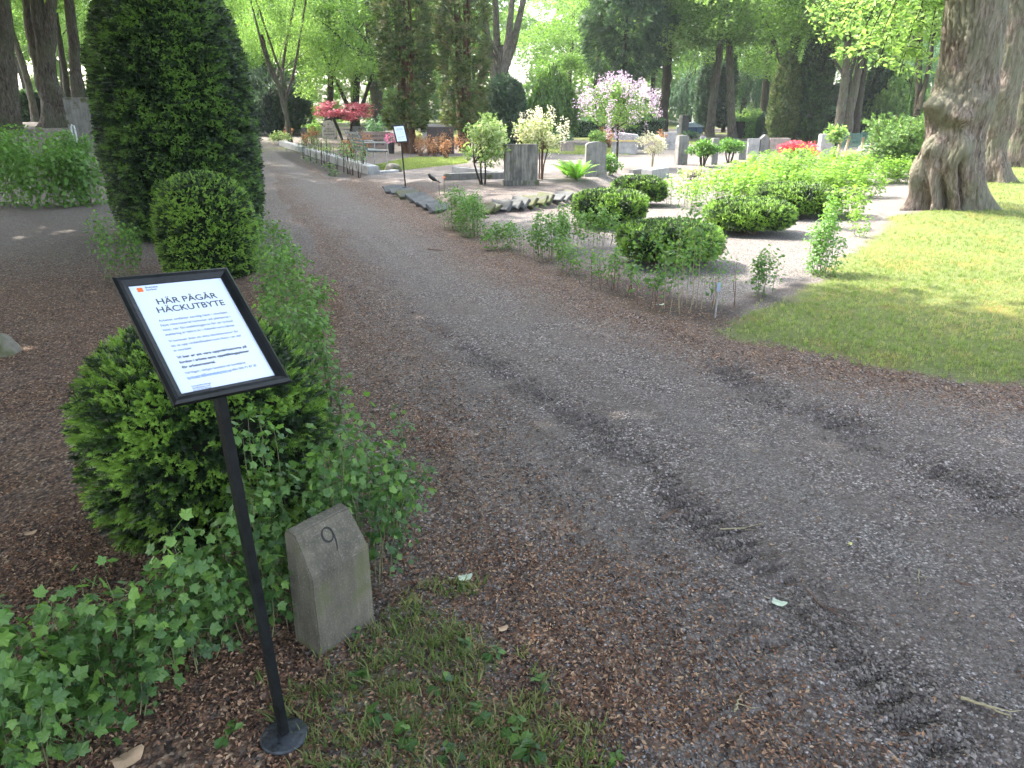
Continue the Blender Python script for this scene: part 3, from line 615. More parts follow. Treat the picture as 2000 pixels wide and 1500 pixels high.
# ---------------------------------------------------------------- number stone
def number_stone():
    p0 = ground(628, 1282); p1 = ground(730, 1212); ex = p1-p0; W = np.linalg.norm(ex)+.01; ex /= np.linalg.norm(ex); nrm = np.array([ex[1], -ex[0], 0])   # toward the path
    H1 = ztop(1105, 605, p0)-.0
    zt = at(658, 962, p1[1]+.085)
    t = thing('number_stone', 'grey stone marker with sloped top carved with a nine', 'marker stone', (p0+p1)/2, math.atan2(ex[1], ex[0]))
    D = .125; h1 = .285; h2 = .405; dd = .075
    prof = [(0, -.06), (0, h1), (dd, h2), (D-.012, h2+.004), (D, h2-.01), (D, -.06)]  # distance back from the front, height
    bm = MB(); n = len(prof); ins = .004
    V = [];
    for sgn in (-1, 1):
        for k, (d, z) in enumerate(prof): V.append([sgn*(W/2-(.008 if z > h1 else 0)), d, z])
    F4 = [[i, (i+1) % n, (i+1) % n+n, i+n] for i in range(n)]
    import bmesh
    me = bpy.data.meshes.new('stone_block'); me.from_pydata(V, [], [f for f in F4]+[list(range(n))[::-1], list(range(n, 2*n))]); b = bmesh.new(); b.from_mesh(me)
    bmesh.ops.bevel(b, geom=list(b.edges), offset=.004, segments=2, affect='EDGES'); bmesh.ops.subdivide_edges(b, edges=[e for e in b.edges if e.calc_length() > .04], cuts=5, use_grid_fill=True)
    for v in b.verts:
        c = v.co; c += Vector((.0022*(fbm(np.array(c.y*40+c.z*23), np.array(c.z*40), 3)-.5), .0022*(fbm(np.array(c.x*40), np.array(c.z*40), 7)-.5), 0))
    bmesh.ops.recalc_face_normals(b, faces=b.faces); b.to_mesh(me); b.free()
    me.materials.append(stonemat('weathered_marker', (.105, .092, .066), (.2, .18, .15), streak=.32, speck=.6, moss=.5)); o = bpy.data.objects.new('stone_block', me); C.objects.link(o); o.parent = t
    # the nine: a flat dark ring and tail, the carving's shade put into colour
    a = math.atan2(h2-h1, dd); ux = np.array([1, 0, 0]); uy = np.array([0, math.cos(a), math.sin(a)]); un = np.cross(ux, uy)
    cen = np.array([-.004, dd*.56, h1+(h2-h1)*.56])+un*.0007
    mb = MB(); th = np.linspace(math.radians(10), math.radians(368), 30); path = [(.019*math.cos(q), .016+.022*math.sin(q)) for q in th]+[(.0195, .004), (.018, -.012), (.014, -.028), (.008, -.042)]
    P = np.array(path); T_ = np.gradient(P, axis=0); T_ /= np.linalg.norm(T_, axis=1)[:, None]; N = np.stack([-T_[:, 1], T_[:, 0]], 1)
    wd = .0022+.0018*np.abs(np.cos(np.linspace(0, 6.28, len(P)))); wd[-5:] = [.003, .0032, .003, .0024, .0014]
    A = P+N*wd[:, None]; B_ = P-N*wd[:, None]; m = len(P)
    V = [cen+ux*q[0]+uy*q[1] for q in A]+[cen+ux*q[0]+uy*q[1] for q in B_]; F = np.array([[i, i+1, m+i+1, m+i] for i in range(m-1)])
    mb.add(np.array(V), F); mb.build('numeral', plain('carved_shadow', (.022, .022, .02), .95, namt=.3), t)
number_stone()
# ---------------------------------------------------------------- clipped yews
def yew(label, base, prof, n, size, tm, mat, lump=.05, rag=.03, stems=5, z0=0.0, sq=2.0, ax=(1, 1), rz=0, group=None, tips=.5, seed=0, hole=.62, hs=(.95, 1.1), flatn=0):
    """prof: list of (height, radius)"""
    t = thing('clipped_yew', label, 'yew', base, rz, group)
    pz = np.array([p[0] for p in prof]); pr = np.array([p[1] for p in prof])
    def rad(z, a):
        r = np.interp(z, pz, pr); c = (np.abs(np.cos(a))**sq+np.abs(np.sin(a))**sq)**(-1/sq)
        return r*c*(1+lump*2*(fbm(a*2.2+seed, z*2.6/max(pr.max(), .3), 5+seed, 2)-.5)+lump*1.2*(fbm(np.cos(a)*5+9, np.sin(a)*5+z*6/max(pr.max(), .3), 3, 2)-.5))
    # solid near-black core; the shade between shoots is put into its colour
    nz, na = 26, 40; zz = np.linspace(z0+.02, pz[-1], nz); aa = np.arange(na)/na*2*np.pi
    ZZ, AA = np.meshgrid(zz, aa, indexing='ij'); RR = rad(ZZ, AA)*.90-size*.25; RR = np.maximum(RR, .001)
    V = np.stack([RR*np.cos(AA)*ax[0], RR*np.sin(AA)*ax[1], ZZ*.985], -1).reshape(-1, 3)
    Q = [[i*na+j, i*na+(j+1) % na, (i+1)*na+(j+1) % na, (i+1)*na+j] for i in range(nz-1) for j in range(na)]
    mb = MB(); mb.add(V, np.array(Q)); k = len(V); mb.add(np.array([[0, 0, z0+.02]]+[list(V[j]) for j in range(na)]), np.array([[0, 1+(j+1) % na, 1+j] for j in range(na)])); mb.build('shade_core', M['yewcore'], t, True)
    # shoots over the surface
    w = np.interp(np.linspace(0, 1, 400), np.linspace(0, 1, len(pz)), np.arange(len(pz))); zs = np.interp(w, np.arange(len(pz)), pz); rs = np.interp(w, np.arange(len(pz)), pr)
    seg = np.hypot(np.diff(zs), np.diff(rs))*(rs[1:]+rs[:-1]+.02); cdf = np.concatenate([[0], np.cumsum(seg)]); cdf /= cdf[-1]
    m = int(n*1.5); u = np.interp(R(0, 1, m), cdf, np.arange(400)); z = np.interp(u, np.arange(400), zs); a = R(0, 2*np.pi, m)
    dens = fbm(a*3.5, z*5/max(pr.max(), .3)+seed*3, 17+seed, 3); inner = R(0, 1, m)
    keep = (dens > .36) | (inner < hole); z, a, dens, inner = z[keep][:n], a[keep][:n], dens[keep][:n], inner[keep][:n]; m = len(z)
    hf = fbm(a*np.interp(z, pz, pr)/size*hs[0], z/size*hs[1], 29+seed, 2)
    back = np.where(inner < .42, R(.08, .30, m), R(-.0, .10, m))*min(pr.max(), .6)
    dr = np.gradient(rs, zs+np.arange(400)*1e-9); slope = np.interp(u[keep][:n], np.arange(400), np.clip(-dr, -4, 12))
    rr = np.maximum(np.interp(z, pz, pr)*0+rad(z, a)-back*(1/np.sqrt(1+slope**2)), 0); zb = z-back*.8*np.clip(slope, 0, 1.5)/np.sqrt(1+slope**2)+R(-1, 1, m)*rag*.3
    P = np.stack([rr*np.cos(a)*ax[0], rr*np.sin(a)*ax[1], np.maximum(zb, z0)], 1)
    N = np.stack([np.cos(a)/ax[0], np.sin(a)/ax[1], np.clip(slope, -.5, 8)], 1); N /= np.linalg.norm(N, axis=1)[:, None]
    N += R(-.45, .45, (m, 3)); N[:, 2] = N[:, 2]*(1-flatn)+.25*(1-flatn); sz = size*R(.6, 1.25, m)
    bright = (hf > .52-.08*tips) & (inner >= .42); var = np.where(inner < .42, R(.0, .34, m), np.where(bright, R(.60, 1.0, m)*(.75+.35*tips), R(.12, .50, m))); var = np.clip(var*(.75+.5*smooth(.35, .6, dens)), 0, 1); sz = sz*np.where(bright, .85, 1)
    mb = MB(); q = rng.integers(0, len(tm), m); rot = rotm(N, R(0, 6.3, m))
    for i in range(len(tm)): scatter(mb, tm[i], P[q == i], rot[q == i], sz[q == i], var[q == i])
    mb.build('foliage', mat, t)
    if z0 > .02 or stems:
        mb = MB(); R0 = pr.max()
        for i in range(max(stems, 3)):
            a0 = R(0, 6.3); e = np.array([math.cos(a0)*R0*.6*ax[0], math.sin(a0)*R0*.6*ax[1], z0+.12+.1*R(0, 1)]); s = np.array([math.cos(a0)*.05, math.sin(a0)*.05, -.03])
            mb.tube([s, s*.6+e*.35+[0, 0, -.02], e], [.018, .014, .008], 6)
        mb.build('stem', M['stemb'], t, True)
    return t
def prof_dome(H, Rr, z0=0, n=12, p=2.4):
    zc = H*.45; out = []
    for t in np.linspace(-1, 1, n*2):
        z = zc+(H-zc)*t if t > 0 else zc+(zc-z0)*t; out.append((z, Rr*(1-abs(t)**p*(1 if t > 0 else .28))**(1/p) if abs(t) < 1 else (0.001 if t > 0 else Rr*.72)))
    return out
c = np.array([-1.255, 2.80, 0.0]); c[2] = float(gz(c[0], c[1]))
yew('round clipped yew with bright green tips behind the near notice', c, prof_dome(.80, .465), 19000, .044, SPRIGS, M['yew'], .07, .04, 0, seed=1, tips=1.0, hole=.5, hs=(.7, 1.2), flatn=.3)
c = np.array([-3.06, 7.5, 0.0]); c[2] = float(gz(c[0], c[1]))
yew('small egg-shaped clipped yew in front of the giant yew', c, prof_dome(1.0, .47), 17000, .045, SPRIGL, M['yew'], .04, .03, 0, seed=2, tips=1.5, hole=.75, hs=(.7, 1.3), flatn=.3)
c = np.array([-4.29, 10.1, 0.0])
bigp = [(0, .84), (.43, .92), (.9, .94), (1.4, .95), (1.67, .94), (2.17, .89), (2.58, .79), (2.85, .68), (3.1, .50), (3.28, .28), (3.36, .001)]
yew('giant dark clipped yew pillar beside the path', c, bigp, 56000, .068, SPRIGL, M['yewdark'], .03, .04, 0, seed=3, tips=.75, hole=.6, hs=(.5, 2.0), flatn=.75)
def block(px, py, wpx, topy, label, seed, dpt=.8, tip=.7):
    b = on(px, py); r = msize(wpx, b)/2; b = b+np.array([0, r*dpt*.8, 0]); b[0] = b[0]*(1+r*dpt*.8/b[1]); r = msize(wpx, b)/2; h = ztop(px, topy+4, b)-b[2]; z0 = .10
    pr = [(z0, r*.80), (z0+.1, r*.98), (h*.72, r), (h*.86, r*.94), (h*.95, r*.78), (h, r*.45), (h+.01, .001)]
    return yew(label, b, pr, int(11000*min(1, (r/.5))), .058, SPRIGL, M['yew'], .06, .05, 5, z0, 2.6, (1, dpt), R(-.1, .1), 'clipped yew blocks on the gravel plot', tip+.6, seed, .6)
block(1247, 405, 100, 345, 'clipped yew block at the back, beside the mossy rockery stones', 4)
block(1188, 448, 142, 373, 'clipped yew block in the middle row overgrown on its left by currants', 5, .8)
block(1458, 464, 168, 392, 'clipped yew block on bare stems between dark block and lone currant', 6)
block(1545, 430, 160, 360, 'clipped yew block nearest the old tree, dark below a bright top', 7)
block(1305, 528, 200, 437, 'large dark clipped yew block standing closest to the path', 8, .8, .35)
# ---------------------------------------------------------------- currants and other leafy shrubs
def shrub(label, base, r, h, nst, nleaf, size, mat, stem=None, tm=LOBED, cat='shrub', name='currant_shrub', group=None, low=.15, arch=.6, sr=.004, up=1.0, spreadbase=.25, jitter=.05, rot=None, sq=1.0, vlo=.1, vhi=.95, tall=0):
    t = thing(name, label, cat, base, rot or 0, group); ms = MB(); ml = MB(); per = max(1, nleaf//nst); P = []; N = []; Vv = []
    for i in range(nst):
        a = R(0, 6.3); q = math.sqrt(R(0, 1)); out = np.array([math.cos(a)*sq, math.sin(a), 0]); b = out*r*q*spreadbase
        ht = h*R(.75, 1.05)*(1-.30*q**2) if i >= tall else h*R(1.1, 1.35); e = out*r*q*R(.8, 1.1)*(1 if i >= tall else .5)+[0, 0, ht]; m = b*.4+e*.6; m[2] = ht*R(.45, .75)+arch*.1*h
        if arch > .9: e[2] = ht*.8; m[2] = ht*.95
        tt = np.linspace(0, 1, 7)[:, None]; C_ = (1-tt)**2*b+2*tt*(1-tt)*m+tt**2*e; C_[1:-1] += R(-1, 1, (5, 3))*r*.04
        ms.tube(C_, np.linspace(sr, sr*.35, 7), 5, R(.3, .7), False)
        k = per; u = low+(1-low)*R(0, 1, k)**.8; i0 = np.minimum((u*6).astype(int), 5); Q = C_[i0]+(C_[i0+1]-C_[i0])*(u*6-i0)[:, None]
        off = R(-1, 1, (k, 3))*jitter*(1.3-u[:, None]*.6); Q = Q+off; P.append(Q); nn = off/(jitter+1e-6)*.9+R(-.55, .55, (k, 3)); nn[:, 2] = np.abs(nn[:, 2])*.5+up; N.append(nn)
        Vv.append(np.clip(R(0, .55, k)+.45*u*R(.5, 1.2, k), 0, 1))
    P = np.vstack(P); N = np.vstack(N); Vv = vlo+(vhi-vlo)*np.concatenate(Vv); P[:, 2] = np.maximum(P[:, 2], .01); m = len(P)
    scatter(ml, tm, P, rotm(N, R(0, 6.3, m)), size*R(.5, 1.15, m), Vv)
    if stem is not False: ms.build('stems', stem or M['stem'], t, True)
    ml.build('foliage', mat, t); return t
def cur(px, py, topy, wpx, label, nleaf=500, size=.05, mat='currant', nst=16, dy=0, **k):
    b = on(px, py); b[1] += dy; b[0] *= (1+dy/b[1]); b[2] = float(gz(b[0], b[1])); r = msize(wpx, b)/2; h = ztop(px, topy, b)-b[2]
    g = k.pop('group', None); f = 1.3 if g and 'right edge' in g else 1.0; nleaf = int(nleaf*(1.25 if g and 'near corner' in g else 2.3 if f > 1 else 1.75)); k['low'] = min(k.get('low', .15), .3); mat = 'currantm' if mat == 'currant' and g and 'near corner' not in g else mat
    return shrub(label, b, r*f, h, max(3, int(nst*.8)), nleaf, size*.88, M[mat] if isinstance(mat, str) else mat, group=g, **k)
G1 = 'currant shrubs filling the near corner'
NEARK = dict(tm=LOBEDP, group=G1, stem=M['stemn'], spreadbase=.5, jitter=.065, sr=.0019, up=.35)
cur(60, 1500, 1290, 330, 'currant shrub spreading across the bottom-left corner', 620, .054, nst=26, tall=3, **NEARK)
cur(-60, 1400, 1215, 260, 'currant shrub cut by the left edge of the photo', 380, .054, nst=18, tall=3, **NEARK)
cur(215, 1395, 1185, 290, 'currant shrub between the bottom-left corner and the notice pole', 560, .054, nst=24, tall=3, **NEARK)
cur(365, 1290, 1095, 260, 'currant shrub at the foot of the near round yew', 520, .052, nst=22, tall=3, **NEARK)
cur(500, 1230, 1010, 190, 'leafy currant shrub right behind the notice pole', 470, .050, nst=20, tall=1, **NEARK)
cur(545, 1130, 880, 150, 'upright currant shrub between round yew and number stone', 330, .047, nst=14, tall=5, **NEARK)
cur(568, 1215, 1035, 80, 'small currant leaning over the left shoulder of the number stone', 90, .052, nst=8, **NEARK)
for px_, py_, ty_, lab_ in ((570, 1010, 715, 'tall thin pale currant shoots rising before the right side of the round yew'), (615, 985, 735, 'tall thin currant shoots close to the notice corner'), (655, 950, 760, 'tall currant shoots at the path side of the round yew')): cur(px_, py_, ty_, 70, lab_, 42, .05, nst=6, stem=M['stemp'], tm=LOBEDP, group=G1, low=.15, spreadbase=.8, sr=.003)
cur(700, 1120, 850, 260, 'bushy currant shrub directly behind the number stone', 900, .043, nst=34, tall=3, **NEARK)
cur(770, 1030, 830, 190, 'currant shrub reaching out over the path behind the stone', 420, .040, nst=20, tall=2, arch=.95, tm=LOBEDP, group=G1, spreadbase=.3)
cur(655, 930, 745, 130, 'tall thin currant shoots at the right side of the round yew', 260, .042, nst=12, tall=6, tm=LOBEDP, group=G1)
G2 = 'currant shrubs lining the left edge of the path'
K2 = dict(group=G2, spreadbase=.55, jitter=.075, up=.45, sr=.003)
cur(598, 775, 570, 140, 'dense currant shrub in the row, the one nearest the round yew', 620, .045, nst=22, low=.05, **K2)
cur(590, 700, 505, 135, 'currant shrub standing second in the row along the path', 620, .046, nst=22, low=.05, **K2)
cur(568, 632, 455, 120, 'currant shrub in the middle of the path-side row', 520, .046, nst=20, low=.05, **K2)
cur(542, 565, 425, 100, 'currant shrub in the row beside the small egg-shaped yew', 380, .045, nst=16, **K2)
cur(526, 505, 400, 75, 'far currant shrub in the row at the foot of the giant yew', 320, .045, nst=14, **K2)
cur(225, 548, 405, 120, 'loose currant shrub on the litter left of the small yew', 420, .05, nst=18, **K2)
cur(290, 470, 400, 90, 'low currant seedling under the giant yew', 160, .05, nst=8, **K2)
G3 = 'currant hedge before the trees at the left'
for px, py, ty, wp, s in [(20, 402, 262, 120, 'leafy currant clump cut by the left photo edge, before the lime trunks'), (98, 404, 270, 110, 'leafy currant clump in the middle of the hedge before the lime trunks'), (165, 402, 300, 70, 'leafy currant clump touching the giant yew near the metal pole'), (60, 345, 240, 110, 'rear currant clump at the foot of the leftmost lime'), (140, 340, 255, 80, 'rear currant clump beside the grey metal pole')]:
    cur(px, py, ty-4, wp*1.0, s, 850, .095, 'privet', nst=16, group=G3, jitter=.2, low=.08, sr=.006, spreadbase=.6, up=.3)
G4 = 'currants along the right edge of the path'
K4 = dict(group=G4, spreadbase=.75, jitter=.075, up=.5, sr=.0032)
cur(890, 448, 362, 52, 'dense green shrub at the start of the roadside row, left part', 800, .040, 'privet', 22, low=.05, tm=LEAF, **K4)
cur(925, 462, 372, 50, 'dense green shrub joined to the first one of the row', 800, .040, 'privet', 22, low=.05, tm=LEAF, **K4)
cur(977, 487, 432, 55, 'low leafy currant after the dense green shrubs', 260, .048, 'privet', 12, **K4)
cur(1018, 500, 440, 45, 'very thin currant whip with few leaves', 50, .045, nst=5, **K4)
cur(1062, 506, 405, 55, 'tall leafy currant on straight stems before the overgrown block', 420, .046, nst=14, low=.2, **K4)
cur(1110, 490, 395, 80, 'currant leaning into the middle yew block', 460, .046, nst=14, low=.3, **K4)
cur(1165, 480, 400, 70, 'currant covering the front of the middle yew block', 330, .044, nst=12, low=.35, **K4)
cur(1090, 528, 450, 50, 'short stubby currant at the edge of the dark soil', 120, .046, nst=6, low=.3, **K4)
cur(1130, 540, 470, 40, 'bare-stemmed currant with a tuft of leaves on top', 60, .044, nst=4, low=.6, **K4)
cur(1160, 555, 480, 60, 'currant of bare reddish stems standing in dark soil', 70, .04, nst=7, low=.55, stem=M['stemb'], **K4)
cur(1200, 565, 470, 75, 'thin currant between the bare stems and the big dark block', 170, .042, nst=9, low=.35, stem=M['stemb'], **K4)
cur(1262, 590, 480, 100, 'straggly currant before the left half of the big dark block', 230, .046, nst=12, low=.35, stem=M['stemb'], tall=3, **K4)
cur(1345, 608, 440, 120, 'straggly currant with long arching twigs before the big dark block', 280, .048, nst=14, low=.35, stem=M['stemp'], tall=4, **K4)
cur(1415, 600, 520, 70, 'nearly bare twigs leaning beside the little plant label', 36, .035, nst=8, low=.5, stem=M['stemb'], tall=2, **K4)
cur(1496, 580, 488, 46, 'lone leafy currant at the tip of the dark soil', 190, .046, nst=9, low=.15, **K4)
cur(1598, 536, 412, 62, 'lone upright currant with a shadow on the lawn', 620, .046, 'privet', 18, low=.04, tm=LOBED, tall=3, **K4)
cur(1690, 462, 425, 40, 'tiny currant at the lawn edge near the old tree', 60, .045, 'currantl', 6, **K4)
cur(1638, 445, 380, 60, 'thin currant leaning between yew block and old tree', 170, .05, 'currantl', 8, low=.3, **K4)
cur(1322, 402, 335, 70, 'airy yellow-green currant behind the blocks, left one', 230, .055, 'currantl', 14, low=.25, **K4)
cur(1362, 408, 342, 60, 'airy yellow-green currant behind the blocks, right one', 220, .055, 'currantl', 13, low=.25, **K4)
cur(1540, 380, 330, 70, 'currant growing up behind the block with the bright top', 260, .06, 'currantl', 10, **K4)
G5 = 'sunlit yellow-green hedge plants'
hp = []
for row, (a, b_, ty, n) in enumerate([((1405, 392), (1478, 405), 325, 3), ((1400, 372), (1700, 385), 322, 9), ((1420, 350), (1785, 362), 305, 11), ((1470, 328), (1760, 335), 288, 8), ((1640, 420), (1660, 430), 360, 1)]):
    for i in range(n):
        f = (i+.5)/n; hp.append((a[0]+(b_[0]-a[0])*f+R(-8, 8), a[1]+(b_[1]-a[1])*f+R(-3, 3), ty+R(-8, 8), row, ['path end', 'middle', 'old tree end'][min(2, int(f*3))]))
posw = ['front gap', 'front row', 'middle row', 'back row', 'gravel edge']
protos = []
for i, (px, py, ty, row, prt) in enumerate(hp):
    b = on(px, py); h = ztop(px, ty, b)-b[2]; lab = 'sunlit yellow-green hedge plant, %s of the hedge, %s' % (posw[row], prt)
    if len(protos) < 4:
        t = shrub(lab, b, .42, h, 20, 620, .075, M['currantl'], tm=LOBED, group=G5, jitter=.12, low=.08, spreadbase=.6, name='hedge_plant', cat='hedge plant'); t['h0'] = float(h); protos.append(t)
    else:
        s = protos[i % 4]; copy_thing(s, b, R(0, 6.3), (1, 1, h/s['h0']), lab)
# shrubs and little trees among the graves
def crownpts(n, rx, ry, rz, nl=14, lr=.33, shell=.35):
    c_ = dirs(nl)*(R(shell, 1, nl)**.6)[:, None]*.75; q = rng.integers(0, nl, n); p = c_[q]+dirs(n)*(R(0, 1, n)**.5)[:, None]*lr
    return p*np.array([rx, ry, rz]), q
def bush(name, label, cat, base, h, r, crown_lo, n, size, mats, stems=3, trunk_r=.02, tm=LEAF, flowers=None, droop=0, nl=16, lr=.33, stemmat=None, group=None, lean=(0, 0), flat_=0, var=(0, 1)):
    t = thing(name, label, cat, base, 0, group); ch = (h-crown_lo)/2; cz = crown_lo+ch; p, q = crownpts(n, r, r, ch, nl, lr); p = p+[lean[0], lean[1], cz]
    nrm = dirs(n, .6+flat_); lv = R(-.25, .25, nl)[q]
    mb = MB(); scatter(mb, tm, p, rotm(nrm, R(0, 6.3, n)), size*R(.6, 1.2, n), np.clip(var[0]+(var[1]-var[0])*(R(0, 1, n)+lv), 0, 1)); mb.build('foliage', mats, t)
    if flowers:
        fm, fn, fs = flowers; d = dirs(fn, .5); P = d*np.array([r, r, ch])*R(.75, 1.08, fn)[:, None]+[lean[0], lean[1], cz]; mb = MB()
        k = 16; PP = np.repeat(P, k, 0)+R(-1, 1, (fn*k, 3))*fs*[.5, .5, 1.1]; scatter(mb, LEAFQ, PP, rotm(dirs(fn*k, .5), R(0, 6.3, fn*k)), fs*.45*R(.7, 1.2, fn*k), R(0, 1, fn*k)); mb.build('blossom', fm, t)
    ms = MB()
    for i in range(stems):
        a = R(0, 6.3); s0 = np.array([math.cos(a), math.sin(a), 0])*trunk_r*(2 if stems > 1 else 0); e = s0*3+[lean[0]*.5, lean[1]*.5, crown_lo+.1*h]; e[:2] += R(-1, 1, 2)*r*.18*(stems > 1)
        ms.tube([s0-[0, 0, .05], (s0+e)/2+R(-1, 1, 3)*[trunk_r, trunk_r, 0], e], [trunk_r, trunk_r*.85, trunk_r*.7], 7)
        for j in range(6):
            k = p[rng.integers(0, n)]*.9+[0, 0, .1*cz]; m_ = (e+k)/2+R(-1, 1, 3)*.06*r; ms.tube([e, m_, k], [trunk_r*.55, trunk_r*.35, trunk_r*.12], 5)
    ms.build('trunk' if stems == 1 else 'stems', stemmat or M['barkd'], t, True); return t
def pbush(name, label, cat, px, py, topy, wpx, crown_lo, n, size, mat, **k):
    b = on(px, py); h = ztop(px, topy, b)-b[2]; r = msize(wpx, b)/2; return bush(name, label, cat, b, h, r, crown_lo*h, n, size, M[mat] if isinstance(mat, str) else mat, **k)
pbush('shrub', 'round light green shrub on dark stems left of the streaked gravestone', 'shrub', 943, 360, 222, 122, .22, 2300, .085, 'pale', stems=3, trunk_r=.022, lr=.36)
pbush('shrub', 'cream variegated shrub growing behind the streaked gravestone', 'shrub', 1055, 350, 215, 112, .34, 2600, .075, 'varieg', stems=4, trunk_r=.018, lr=.34, stemmat=M['stemb'], flowers=(M['white'], 60, .09))
pbush('lilac_tree', 'small lilac tree in pale mauve bloom on a single stem', 'tree', 1203, 330, 150, 158, .36, 3800, .085, 'limel', stems=1, trunk_r=.04, nl=22, flowers=(M['lilac'], 200, .12), var=(-.2, .55))
pbush('shrub', 'airy cream-white shrub on the pale gravel before the slabs', 'shrub', 1273, 328, 255, 70, .30, 900, .075, 'white', stems=4, trunk_r=.012, stemmat=M['stemp'])
pbush('shrub', 'low green shrub beside the round-topped gravestone', 'shrub', 1192, 342, 298, 50, .05, 800, .07, 'privet', stems=4, trunk_r=.01)
pbush('red_maple', 'spreading dark red Japanese maple behind the pale gravestones', 'maple', 674, 280, 192, 158, .45, 3300, .14, 'maple', stems=3, trunk_r=.05, lr=.22, nl=34, flat_=1.2)
pbush('azalea', 'bright red azalea among the graves beyond the sunlit hedge', 'azalea', 1562, 312, 273, 88, .1, 2400, .09, 'azalea', stems=3, trunk_r=.015, lr=.4, flat_=.4)
pbush('sapling', 'young tree with sparse yellow-green leaves by the wooden stakes', 'sapling', 1627, 318, 236, 42, .3, 230, .16, 'limel', stems=1, trunk_r=.022, lr=.5, nl=6)
pbush('shrub', 'leafy box hedge clump behind the tall narrow stone', 'shrub', 1372, 326, 270, 66, .3, 1700, .09, 'privet', stems=6, trunk_r=.025, lr=.42)
pbush('shrub', 'leafy hedge clump between the two slim stone posts', 'shrub', 1425, 318, 262, 62, .3, 1700, .09, 'privet', stems=5, trunk_r=.025, lr=.42)
pbush('shrub', 'pinkish flowering low shrub beside the old slab edges', 'shrub', 1350, 352, 322, 60, .1, 500, .07, 'varieg', stems=4, trunk_r=.01)
pbush('shrub', 'feathery light shrub in front of the pale monument wall', 'shrub', 548, 282, 255, 60, .1, 700, .10, 'pale', stems=3, trunk_r=.012)
pbush('shrub', 'grey-green shrub between the red maple and the thujas', 'shrub', 735, 290, 215, 60, .1, 1100, .10, 'blue', stems=4, trunk_r=.02)
pbush('shrub', 'yellow-green shrub under the red maple', 'shrub', 612, 268, 235, 60, .1, 900, .13, 'limel', stems=3, trunk_r=.02)
pbush('shrub', 'light green shrub standing under the lilac tree', 'shrub', 1165, 290, 252, 46, .1, 700, .12, 'limel', stems=3, trunk_r=.02)
pbush('shrub', 'low mixed shrub behind the cream variegated one', 'shrub', 1095, 285, 252, 60, .1, 800, .12, 'blue', stems=3, trunk_r=.02)
pbush('shrub', 'wide yellow-green shrub far off behind the trunks', 'shrub', 1458, 262, 206, 80, .05, 2200, .16, 'limel', stems=3, trunk_r=.05)
pbush('shrub', 'dark rounded shrub beside the far blue van', 'shrub', 1350, 272, 254, 40, .05, 500, .12, 'blue', stems=3, trunk_r=.02)
# fern
def fern(base, n, L, label):
    t = thing('fern', label, 'fern', base); mb = MB(); ms = MB()
    for i in range(n):
        a = R(0, 6.3); l = L*R(.7, 1.1); th = R(.85, 1.42); m_ = 16; u = np.linspace(0, 1, m_); x = l*(u*math.cos(th)+.25*u**2); z = l*(u*math.sin(th)-.35*u**2.2)
        d = np.array([math.cos(a), math.sin(a), 0]); s = np.array([-d[1], d[0], 0]); P = d*x[:, None]+np.array([0, 0, 1])*z[:, None]; ms.tube(P, np.linspace(.004, .001, m_), 4, cap=False)
        for k in range(2, m_):
            wd = l*.20*math.sin(math.pi*min(1, (k/m_)**.7))+.01
            for sg in (-1, 1):
                b = P[k]; e = b+s*sg*wd+d*wd*.35-[0, 0, wd*.2]; q = d*l*.03+[0, 0, l*.012]; mb.add([b-q, b+q, e], np.array([[0, 1, 2]]), R(.2, .9))
    ms.build('stalks', M['stem'], t, True); mb.build('fronds', M['fern'], t)
fern(on(1125, 352), 24, msize(62, on(1125, 352)), 'bright green fern growing between the two gravestones')
fern(on(1108, 346), 14, msize(50, on(1108, 346)), 'smaller fern at the left side of the bright fern')
# juniper with layered sprays
def juniper():
    b = on(1752, 345); t = thing('juniper', 'wide feathery juniper behind the hedge, left of the old tree', 'juniper', b); mb = MB(); ms = MB(); s = msize(1, b)
    for i in range(70):
        a = R(0, 6.3); l = s*R(30, 78); zz = s*R(22, 88); e = np.array([math.cos(a)*l, math.sin(a)*l*.8, zz+s*R(5, 40)]); m_ = e*.5+[0, 0, s*10]
        tt = np.linspace(0, 1, 9)[:, None]; P = 2*tt*(1-tt)*m_+tt**2*e; ms.tube(P, np.linspace(.03, .006, 9), 5, cap=False)
        k = 95; u = R(.3, 1.02, k); Q = P[np.minimum((u*8).astype(int), 8)]+np.stack([R(-1, 1, k)*.25, R(-1, 1, k)*.25, R(-.06, .08, k)], 1)
        N = np.tile(e/np.linalg.norm(e), (k, 1))+R(-.5, .5, (k, 3)); N[:, 2] = N[:, 2]*.3; scatter(mb, SPRIGL[i % 4], Q, rotm(N, R(0, 6.3, k)), s*11*R(.6, 1.2, k), R(.3, 1, k))
    ms.build('stems', M['stemb'], t, True); mb.build('foliage', leafmat('juniper_sprays', [(.02, .05, .02), (.06, .12, .03), (.13, .22, .05)], .3), t)
juniper()
